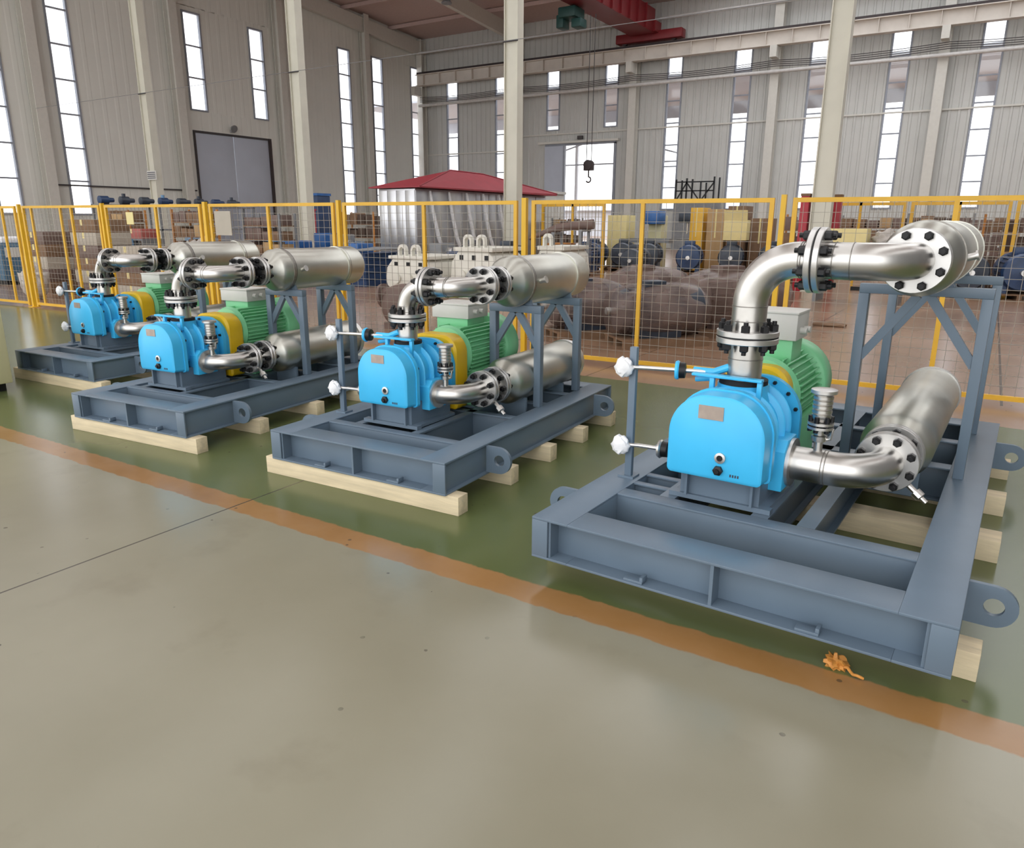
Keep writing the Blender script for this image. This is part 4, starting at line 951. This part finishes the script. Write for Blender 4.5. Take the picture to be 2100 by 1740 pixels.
crate('steel_crate', 'navy blue crate under grey hoses behind the second nearest skid riser', 'crate', (-14.1, 14.5, 0), 0.55, 1.2, 0.85, M_NAVY, 5)
t = thing('hose_bundle', 'grey hoses heaped on the navy crate', 'hose', (-14.0, 14.6, 0.85))
for i in range(4): bm = B(); sweep(bm, [(-0.5 + 0.1 * i, 0.1 + 0.1 * i, 0.05), (0.1, 0.2 + 0.15 * i, 0.06 + 0.02 * i), (0.5, 0.3 + 0.15 * i, 0.10 + 0.02 * (i % 2)), (1.0 + 0.1 * i, 0.5, 0.12)], 0.03, 8); obj('hose', bm, M_GREY, t)
# row of engines along the far side
ENG = [(-11.9, 24.2, 'dark navy motor left of the row, beside the orange pallet', M_NAVY), (-10.85, 24.4, 'dark motor second in the far row', M_DARKM), (-9.8, 24.2, 'dark motor third in the far row, below the pale yellow carton', M_DARKM), (-8.1, 23.4, 'navy motor with a mid blue top in the far row', M_NAVY),
       (-6.95, 24.1, 'dark motor below the cardboard box in the far row', M_DARKM), (-5.75, 24.4, 'dark motor at the right end of the far row', M_DARKM)]
for i, (x, y, lab, m) in enumerate(ENG): machine('electric_motor', lab, 'motor', (x, y, 0), 0.25, 1.25, 0.40, m, 'dark motors in the far row')
for x, y, lab, m, R in ((-0.3, 20.2, 'dark motor behind the nearest skid support frame', M_DARKM, 0.4), (0.7, 20.4, 'navy motor at the right picture edge', M_NAVY, 0.42), (-4.4, 25.5, 'dark motor left of the beige crate', M_DARKM, 0.4), (-11.0, 21.6, 'navy motor before the far row, left of the fence mid post', M_NAVY, 0.38), (-9.2, 21.4, 'dark motor before the far row, right of the fence mid post', M_DARKM, 0.36)):
    machine('electric_motor', lab, 'motor', (x, y, 0), 0.15, 1.2, R, m, 'dark motors in the far row')
crate('wooden_pallet_crate', 'orange wooden slatted crate beside the dark motors', 'crate', (-11.15, 19.6, 0), 0.55, 0.8, 1.05, M_ORWOOD, 7)
t = thing('open_carton', 'pale cardboard box with raised flap resting on a dark motor', 'box', (-7.3, 24.3, 1.12), 0.1)
quick('body', M_CARDY, t, (0, 0.72, 0, 0.6, 0, 0.62), bevel=0.006)
bm = B(); bar(bm, (0.36, 0.0, 0.62), (0.36, -0.1, 0.92), 0.72, 0.01, (0, 0.9, 0.3)); obj('lid_flap', bm, M_CARDY, t)
for x, y, sx, sy, sz, lab, m in ((-12.1, 25.9, 0.75, 0.8, 1.9, 'tall pale yellow carton behind the dark motors', M_CARDY), (-9.0, 26.0, 0.45, 0.8, 2.15, 'yellow painted cabinet behind the far motor row', M_YFENCE), (-8.4, 26.0, 0.6, 0.9, 2.1, 'brown carton stack left of the cardboard box', M_CARD), (-7.7, 26.0, 0.6, 0.9, 2.2, 'brown carton stack behind the cardboard box', M_CARDD), (-7.0, 26.2, 0.7, 0.8, 1.8, 'low brown carton stack at the end of the far row', M_CARDD)):
    carton('carton', lab, (x, y, 0), sx, sy, sz, m, 'cartons behind the far motor row')
# machine tool: dark lathe with blue post
t = thing('drill_press', 'dark drill press with a blue grey post behind the far motors', 'machine', (-9.75, 27.6, 0))
quick('base', M_DARKM, t, (0, 0.6, 0, 0.8, 0, 0.7), bevel=0.02); bm = B(); cyl(bm, (0.45, 0.5, 0.7), (0.45, 0.5, 2.05), 0.11, 16); obj('post', bm, M_LTBLUE, t)
quick('head', M_DARKM, t, (-0.3, 0.55, 0.1, 0.6, 1.65, 2.0), bevel=0.03); bm = B(); cyl(bm, (0.0, 0.3, 1.25), (0.0, 0.3, 1.65), 0.05, 12); obj('spindle', bm, M_FLANGE, t); quick('table', M_GREY, t, (-0.35, 0.4, 0.05, 0.6, 1.0, 1.08))
t = thing('milling_machine', 'beige milling machine behind the yellow fence mid post', 'machine', (-10.9, 26.0, 0))
quick('column', M_CREAM, t, (0.2, 0.7, 0.4, 1.0, 0, 1.9), bevel=0.02); quick('head', M_MIDBLUE, t, (0.15, 0.75, -0.1, 0.7, 1.6, 2.05), bevel=0.03); quick('table', M_GREY, t, (-0.3, 1.2, -0.1, 0.4, 0.95, 1.1)); quick('knee', M_CREAM, t, (0.25, 0.65, 0, 0.4, 0, 0.95))
# curved dark ducts
t = thing('curved_duct', 'dark brown curved duct lying on trestles behind the orange crate', 'duct', (-10.6, 18.6, 0))
bm = B(); sweep(bm, [(-0.5, 0, 1.2), (-0.1, 0.1, 1.35), (0.3, 0.2, 1.5), (0.8, 0.3, 1.56), (1.3, 0.4, 1.6)], [0.05, 0.08, 0.11, 0.12, 0.14], 14); obj('duct', bm, M_RUST, t)
for q, z in ((0.25, 1.38), (1.1, 1.46)): quick('trestle', M_GREY, t, (q - 0.03, q + 0.03, 0.0, 0.06, 0, z - 0.06), (q - 0.03, q + 0.03, 0.5, 0.56, 0, z - 0.06), (q - 0.05, q + 0.05, 0, 0.56, z - 0.06, z))
# silver enclosure with red tarpaulin
t = thing('silver_enclosure', 'silver sheet enclosure with drooping film beneath the red tarpaulin', 'enclosure', (-15.25, 17.0, 0))
quick('body', M_SHEET, t, (0, 1.35, 0, 7.4, 0, 2.55), bevel=0.01)
for k in range(10): quick('side_sheet', M_SHEET, t, (1.35, 1.365, 0.02 + k * 0.74, 0.72 + k * 0.74, 0.05, 2.5), bevel=0.004)
for k in range(4): quick('front_sheet', M_SHEET, t, (0.01 + k * 0.335, 0.33 + k * 0.335, -0.015, 0, 0.05, 2.5), bevel=0.004)
for k in range(6):
    bm = B(); y_ = 0.6 + k * 0.9; sweep(bm, [(1.42, y_, 2.5), (1.44, y_ + 0.1, 1.9), (1.46, y_ + 0.3, 1.2), (1.5, y_ + 0.6, 0.6)], [0.03, 0.05, 0.06, 0.04], 8); obj('film_fold', bm, M_WRAPW, t)
t = thing('red_tarpaulin_roof', 'dark red peaked tarpaulin roof over the silver enclosure', 'tarpaulin', (-15.25, 17.0, 2.57))
bm = B(); X0, X1, Y0, Y1 = -0.3, 1.6, -0.1, 7.8
lo = [bm.verts.new(p) for p in ((X0, Y0, 0.03), (X1, Y0, 0.03), (X1, Y1, 0.06), (X0, Y1, 0.06))]; dn = [bm.verts.new(p) for p in ((X0, Y0, 0.0), (X1, Y0, 0.0), (X1, Y1, 0.0), (X0, Y1, 0.0))]
ri = [bm.verts.new(p) for p in ((0.65, 2.6, 0.62), (0.65, 4.4, 0.60))]
for f in ((lo[0], lo[1], ri[0]), (lo[1], lo[2], ri[1], ri[0]), (lo[2], lo[3], ri[1]), (lo[3], lo[0], ri[0], ri[1]), (dn[3], dn[2], dn[1], dn[0])): bm.faces.new(f)
for i in range(4): bm.faces.new((dn[i], dn[(i + 1) % 4], lo[(i + 1) % 4], lo[i]))
obj('canopy', bm, M_TARP, t, smooth=False)
bm = B(); sweep(bm, [(1.6, -0.1, 0.04), (0.65, 2.6, 0.63), (0.65, 4.4, 0.61), (1.6, 7.8, 0.07)], 0.02, 8); obj('seam_cord', bm, M_TARP, t)
t = thing('white_booth', 'white booth between the cream column and the open sliding door', 'booth', (-15.6, 25.5, 0))
quick('body', M_JBOX, t, (0, 1.0, 0, 1.6, 0, 2.7), bevel=0.01); quick('cornice', M_JBOX, t, (-0.06, 1.06, -0.06, 1.66, 2.7, 2.8)); quick('booth_door', M_WALL, t, (0.1, 0.9, -0.02, 0, 0, 2.1))
# blue bins and machines left of centre
t = thing('blue_bin', 'tall dark blue bin beside the red bin, behind the fence', 'bin', (-25.4, 23.6, 0)); quick('body', M_NAVY, t, (0, 0.75, 0, 0.75, 0, 2.7), bevel=0.03); quick('rim', M_MIDBLUE, t, (-0.03, 0.78, -0.03, 0.78, 2.7, 2.8)); quick('side_panel', M_NAVY, t, (-0.22, -0.02, 0.05, 0.7, 0, 2.75))
t = thing('red_bin', 'bright red upright bin before the dark blue bin', 'bin', (-23.6, 21.8, 0)); quick('body', M_REDP, t, (0, 0.28, 0, 0.4, 0, 2.05), bevel=0.03); quick('lid', M_REDP, t, (-0.02, 0.3, -0.02, 0.42, 2.05, 2.12), bevel=0.01)
def blue_machine(label, loc, sx, m, m2, h=1.3):
    t = thing('blue_machine', label, 'machine', loc, 0, 'blue machines behind the fence')
    quick('bed', m, t, (0, sx, 0, 0.8, 0, h * 0.6), bevel=0.02); quick('headstock', m2, t, (0.05, sx * 0.35, 0.05, 0.7, h * 0.6, h), bevel=0.03); quick('guard', m, t, (sx * 0.45, sx * 0.95, 0.1, 0.7, h * 0.6, h * 0.82), bevel=0.02)
    bm = B(); cyl(bm, (sx * 0.35, 0.35, h * 0.8), (sx * 0.5, 0.35, h * 0.8), 0.12, 16); obj('chuck', bm, M_FLANGE, t)
    for k in range(3): quick('vent_panel', M_GREY, t, (0.1 + k * sx * 0.3, 0.1 + k * sx * 0.3 + sx * 0.2, -0.01, 0, 0.15, h * 0.5))
for args in (('blue machine left of the cream column by the gable door', (-19.2, 16.0, 0), 1.5, M_MIDBLUE, M_LTBLUE), ('light blue machine at the foot of the cream column by the gable door', (-17.3, 16.2, 0), 1.6, M_LTBLUE, M_MIDBLUE), ('mid blue machine right of the cream column by the gable door', (-15.4, 15.0, 0), 1.1, M_MIDBLUE, M_GREY), ('navy machine before the silver enclosure', (-12.6, 15.8, 0), 1.3, M_NAVY, M_GREY, 1.1), ('navy blue machine left of the brown shelves', (-21.8, 15.0, 0), 1.4, M_NAVY, M_LTBLUE, 1.2)): blue_machine(*args)
# brown shelving with cartons
def shelf(label, short, loc, sx, sy, sz, rows, colsn, m, seed):
    rr = random.Random(seed); t = thing('storage_shelf', label, 'shelf', loc, 0, 'storage shelves behind the fence')
    for x in (0, sx - 0.05):
        for y in (0, sy - 0.05): quick('upright', M_ORWOOD if seed % 2 else M_GREY, t, (x, x + 0.05, y, y + 0.05, 0, sz))
    h = sz / rows
    for r in range(rows): quick('shelf_board', M_CARDD, t, (0.05, sx - 0.05, 0.0, sy, r * h + 0.02, r * h + 0.05))
    w = (sx - 0.12) / colsn
    for r in range(rows):
        for c in range(colsn):
            hh = h * rr.uniform(0.5, 0.85)
            nth = ('leftmost', 'second', 'third', 'fourth', 'fifth', 'sixth', 'seventh', 'eighth')[c]; lev = ('bottom', 'second', 'third', 'fourth', 'fifth')[r]
            o = tag(quick('parts_box', rr.choice([M_CARDD, m, M_CARD, M_RUST, m]), None, (0.06 + c * w, 0.06 + (c + 0.88) * w, 0.03, sy - 0.06, 0, hh), bevel=0.004), nth + ' parts box on the ' + lev + ' level of the ' + short, 'box', 'parts boxes on the ' + short)
            o.location = (loc[0], loc[1], loc[2] + r * h + 0.05)
    return t
shelf('brown storage shelf left of the small yellow sign', 'shelf by the small sign', (-23.9, 13.6, 0), 1.6, 0.6, 1.95, 5, 5, M_CARDD, 1)
shelf('brown storage shelf right of the column with the notice', 'shelf by the notice column', (-19.6, 13.2, 0), 1.3, 0.6, 1.95, 5, 4, M_CARDD, 3)
shelf('brown storage shelf behind the grey beige board', 'shelf behind the grey board', (-17.6, 14.0, 0), 1.5, 0.6, 1.85, 5, 4, M_RUST, 2)
shelf('wide brown shelf before the right wall behind the upper silencer', 'shelf behind the upper silencer', (-4.9, 30.6, 0), 3.6, 0.7, 1.95, 4, 8, M_CARDD, 4)
shelf('wide brown shelf before the right wall at the picture edge', 'shelf at the right edge', (-0.9, 30.6, 0), 3.0, 0.7, 1.9, 4, 7, M_RUST, 6)
# dark pumps on the top of a long rack against the gable
t = thing('pump_rack', 'long grey rack carrying dark pumps before the gable wall', 'rack', (-25.3, 14.2, 0))
for y in (0, 2.0, 4.0, 6.0): quick('upright', M_GREY, t, (0, 0.06, y, y + 0.06, 0, 2.15), (0.6, 0.66, y, y + 0.06, 0, 2.15))
for z in (0.5, 1.3, 2.1): quick('deck', M_GREY, t, (0, 0.66, 0, 6.06, z, z + 0.05))
for k in range(8):
    tt = thing('pump', ['leftmost', 'second', 'third', 'fourth', 'fifth', 'sixth', 'seventh', 'rightmost'][k] + ' dark pump on top of the long rack by the gable wall', 'pump', (-25.0, 14.3 + k * 0.72, 2.15), 0, 'dark pumps on the rack')
    bm = B(); lathe(bm, (0, 0, 0.14), (0, 1, 0), [(0, 0.06), (0.02, 0.13), (0.3, 0.13), (0.32, 0.08), (0.5, 0.07)], 16); obj('body', bm, M_NAVY if k % 3 == 0 else M_DARKM, tt); quick('foot', M_BLACK, tt, (-0.1, 0.1, 0.04, 0.28, 0, 0.05))
    if k % 2: bm = B(); cyl(bm, (0, 0.15, 0.2), (0, 0.15, 0.36), 0.06, 12); obj('nozzle', bm, M_LTBLUE if k == 3 else M_DARKM, tt)
carton('red_crate', 'muted red crate below the small yellow sign', (-20.9, 12.5, 1.15), 0.9, 0.5, 0.26, mat('muted_red', (172, 92, 84), 0.6), None, 'crate')
t = thing('work_table', 'grey table under the muted red crate and blue trays', 'table', (-21.2, 11.6, 0)); quick('top', M_GREY, t, (0, 1.5, 0, 1.5, 0.85, 0.9))
for x in (0.03, 1.42):
    for y in (0.03, 1.42): quick('leg', M_GREY, t, (x, x + 0.05, y, y + 0.05, 0, 0.85))
quick('riser_shelf', M_GREY, t, (0.2, 1.3, 0.85, 1.45, 1.1, 1.15), (0.2, 0.25, 0.85, 1.45, 0.9, 1.1), (1.25, 1.3, 0.85, 1.45, 0.9, 1.1))
for k in range(3):
    tt = thing('blue_tray', ('left', 'middle', 'right')[k] + ' light blue tray on the grey table', 'tray', (-20.95 + k * 0.36, 11.7, 0.9), 0, 'light blue trays on the table'); quick('bottom', M_LTBLUE, tt, (0, 0.32, 0, 0.5, 0, 0.02)); quick('side', M_LTBLUE, tt, (0, 0.32, 0, 0.015, 0.02, 0.25), (0, 0.32, 0.485, 0.5, 0.02, 0.25), (0, 0.015, 0.015, 0.485, 0.02, 0.25), (0.305, 0.32, 0.015, 0.485, 0.02, 0.25))
# left: carton stacks, film heaps
for k, (x, y, n, lab) in enumerate(((-19.2, 9.0, 5, 'brown film-wrapped carton in the stack left of the farthest skid'), (-17.6, 9.3, 6, 'brown carton in the tall stack behind the farthest skid'), (-16.2, 9.4, 4, 'brown carton in the low stack behind the farthest skid'))):
    for i in range(n):
        hgt = 0.27
        carton('stacked_carton', lab + ', ' + ('lowest', 'second', 'third', 'fourth', 'fifth', 'topmost')[i if i < n - 1 else 5] + ' layer', (x + 0.02 * math.sin(i * 3 + k), y, i * (hgt + 0.006)), 1.05, 0.8, hgt, [M_CARDD, M_RUST, M_BOARD][(i + k) % 3], 'stacked cartons behind the farthest skid')
def film_heap(label, loc, sx, sz, seed):
    bm = B(); bmesh.ops.create_icosphere(bm, subdivisions=4, radius=1)
    for v_ in bm.verts:
        a = v_.co.normalized(); q = 1 + 0.12 * math.sin(a.x * 6 + seed) * math.cos(a.z * 7 + seed) + 0.07 * math.sin(a.y * 13 + a.z * 11 + seed)
        v_.co = Vector((a.x * sx * q, a.y * sx * 0.8 * q, max(0.0, (a.z * 0.5 + 0.48) * sz * q)))
    o = tag(obj('film_heap', bm, mat('pale_film', (190, 182, 174), 0.3, var=0.12, scale=6, bump=0.7, bscale=9), ang=80), label, 'wrapped bundle'); o.location = loc
film_heap('pale film bundle by the fence foot at the far left', (-17.3, 8.25, 0), 0.32, 0.72, 1.0)
film_heap('pale film-wrapped bundle behind the farthest skid riser', (-13.6, 9.6, 0), 0.7, 1.25, 2.2)
film_heap('crinkled clear film bundle left of the nearest upper silencer', (-1.92, 17.9, 1.16), 0.25, 0.36, 3.1)
t = thing('bundle_table', 'grey bench under the crinkled film bundle and beige crates', 'bench', (-3.2, 17.4, 0)); quick('top', M_GREY, t, (0, 1.75, 0, 1.0, 1.10, 1.16)); 
for x in (0.03, 1.65): quick('leg', M_GREY, t, (x, x + 0.07, 0.05, 0.95, 0, 1.10))
carton('beige_crate', 'beige crate on the bench beside the film bundle', (-3.17, 17.5, 1.16), 0.95, 0.5, 0.38, M_CARDY, None, 'crate')
t = thing('blue_container', 'blue machine cabinet behind the fence at the left picture edge', 'cabinet', (-23.2, 9.6, 0)); quick('body', mat('slate_blue', (70, 104, 128), 0.45), t, (0, 1.6, 0, 1.2, 0.1, 1.05), bevel=0.03); quick('plinth', M_BLACK, t, (0.05, 1.55, 0.05, 1.15, 0, 0.1)); quick('window_panel', M_JBOX, t, (1.6, 1.61, 0.1, 1.1, 0.7, 0.95)); quick('top_cover', M_WRAPW, t, (0.1, 1.5, 0.1, 1.1, 1.05, 1.2), bevel=0.05)
for s_, y, lab in ((-1, 19.9, 'dark red cabinet left of the right cream column'), (1, 20.9, 'dark red cabinet right of the right cream column')):
    t = thing('red_cabinet', lab, 'cabinet', (-4.12 if s_ < 0 else -3.70, y, 0), 0, 'red cabinets beside the right cream column'); quick('body', M_REDP, t, (0, 0.2 if s_ < 0 else 0.34, 0, 0.3, 0, 2.3), bevel=0.01); quick('cap', M_CARDD, t, (-0.01, 0.21 if s_ < 0 else 0.35, -0.01, 0.31, 2.3, 2.36)); quick('door', M_REDP, t, (0.01, 0.19 if s_ < 0 else 0.33, -0.012, 0, 0.1, 2.2), bevel=0.003)
# low gym of tables and dark stock behind the castings
for x, y, lab in ((-12.45, 17.3, 'dark motor before the silver enclosure, left one'), (-11.2, 17.2, 'dark motor before the silver enclosure, right one')): machine('electric_motor', lab, 'motor', (x, y, 0), 0.1, 1.1, 0.42, M_DARKM, 'dark motors in the far row')

# more stock on shelves across the aisle
M_DKBOX = mat('dark_stock_brown', (84, 68, 58), 0.75, var=0.2, scale=5)
shelf('dark stock shelf before the gable wall, left of the silver enclosure', 'dark shelf left of the silver enclosure', (-21.75, 22.0, 0), 1.7, 0.6, 2.0, 4, 4, M_DKBOX, 7)
shelf('dark stock shelf between the cream column and the open sliding door', 'dark shelf by the open door', (-13.75, 24.6, 0), 1.0, 0.6, 1.8, 4, 3, M_DKBOX, 8)
shelf('dark stock shelf left of the right cream column', 'dark shelf left of the red cabinets', (-5.1, 22.4, 0), 0.7, 0.6, 1.9, 4, 2, M_DKBOX, 9)
shelf('dark stock shelf behind the nearest upper silencer', 'dark shelf behind the nearest silencer', (-2.2, 25.4, 0), 1.7, 0.6, 1.95, 4, 5, M_DKBOX, 10)
shelf('dark stock shelf at the right picture edge', 'dark shelf at the right edge', (-0.25, 23.0, 0), 1.6, 0.6, 1.9, 4, 4, M_DKBOX, 11)
# ceiling lamp, scraps on the brown floor
t = thing('pendant_lamp', 'small round pendant lamp under the far roof', 'lamp', (-29.1, 39.0, 0))
bm = B(); lathe(bm, (0, 0, 14.0), (0, 0, 1), [(0, 0.30), (0.05, 0.32), (0.25, 0.16), (0.32, 0.05)], 20); obj('shade', bm, M_GREY, t)
bm = B(); cyl(bm, (0, 0, 14.3), (0, 0, 15.75), 0.02, 8); obj('rod', bm, M_GREY, t)
bm = B(); bmesh.ops.create_icosphere(bm, subdivisions=3, radius=1)
for v_ in bm.verts:
    a = v_.co.normalized(); q = 1 + 0.3 * math.sin(a.x * 4 + 1) * math.cos(a.y * 5)
    v_.co = Vector((a.x * 0.26 * q, a.y * 0.12 * q, max(0.0, a.z * 0.05 * q + 0.02)))
o = tag(obj('rag', bm, M_CARDD), 'crumpled brown rag on the brown floor beyond the fence', 'rag'); o.location = (-2.1, 13.3, 0)
bm = B(); box(bm, -0.6, 0.6, -0.06, 0.06, 0, 0.05); box(bm, -0.6, 0.6, -0.06, -0.05, 0.05, 0.09); box(bm, -0.6, 0.6, 0.05, 0.06, 0.05, 0.09)
o = tag(obj('steel_channel', bm, M_BLACK), 'short dark steel channel lying on the brown floor', 'steel bar'); o.location = (-2.3, 21.0, 0)
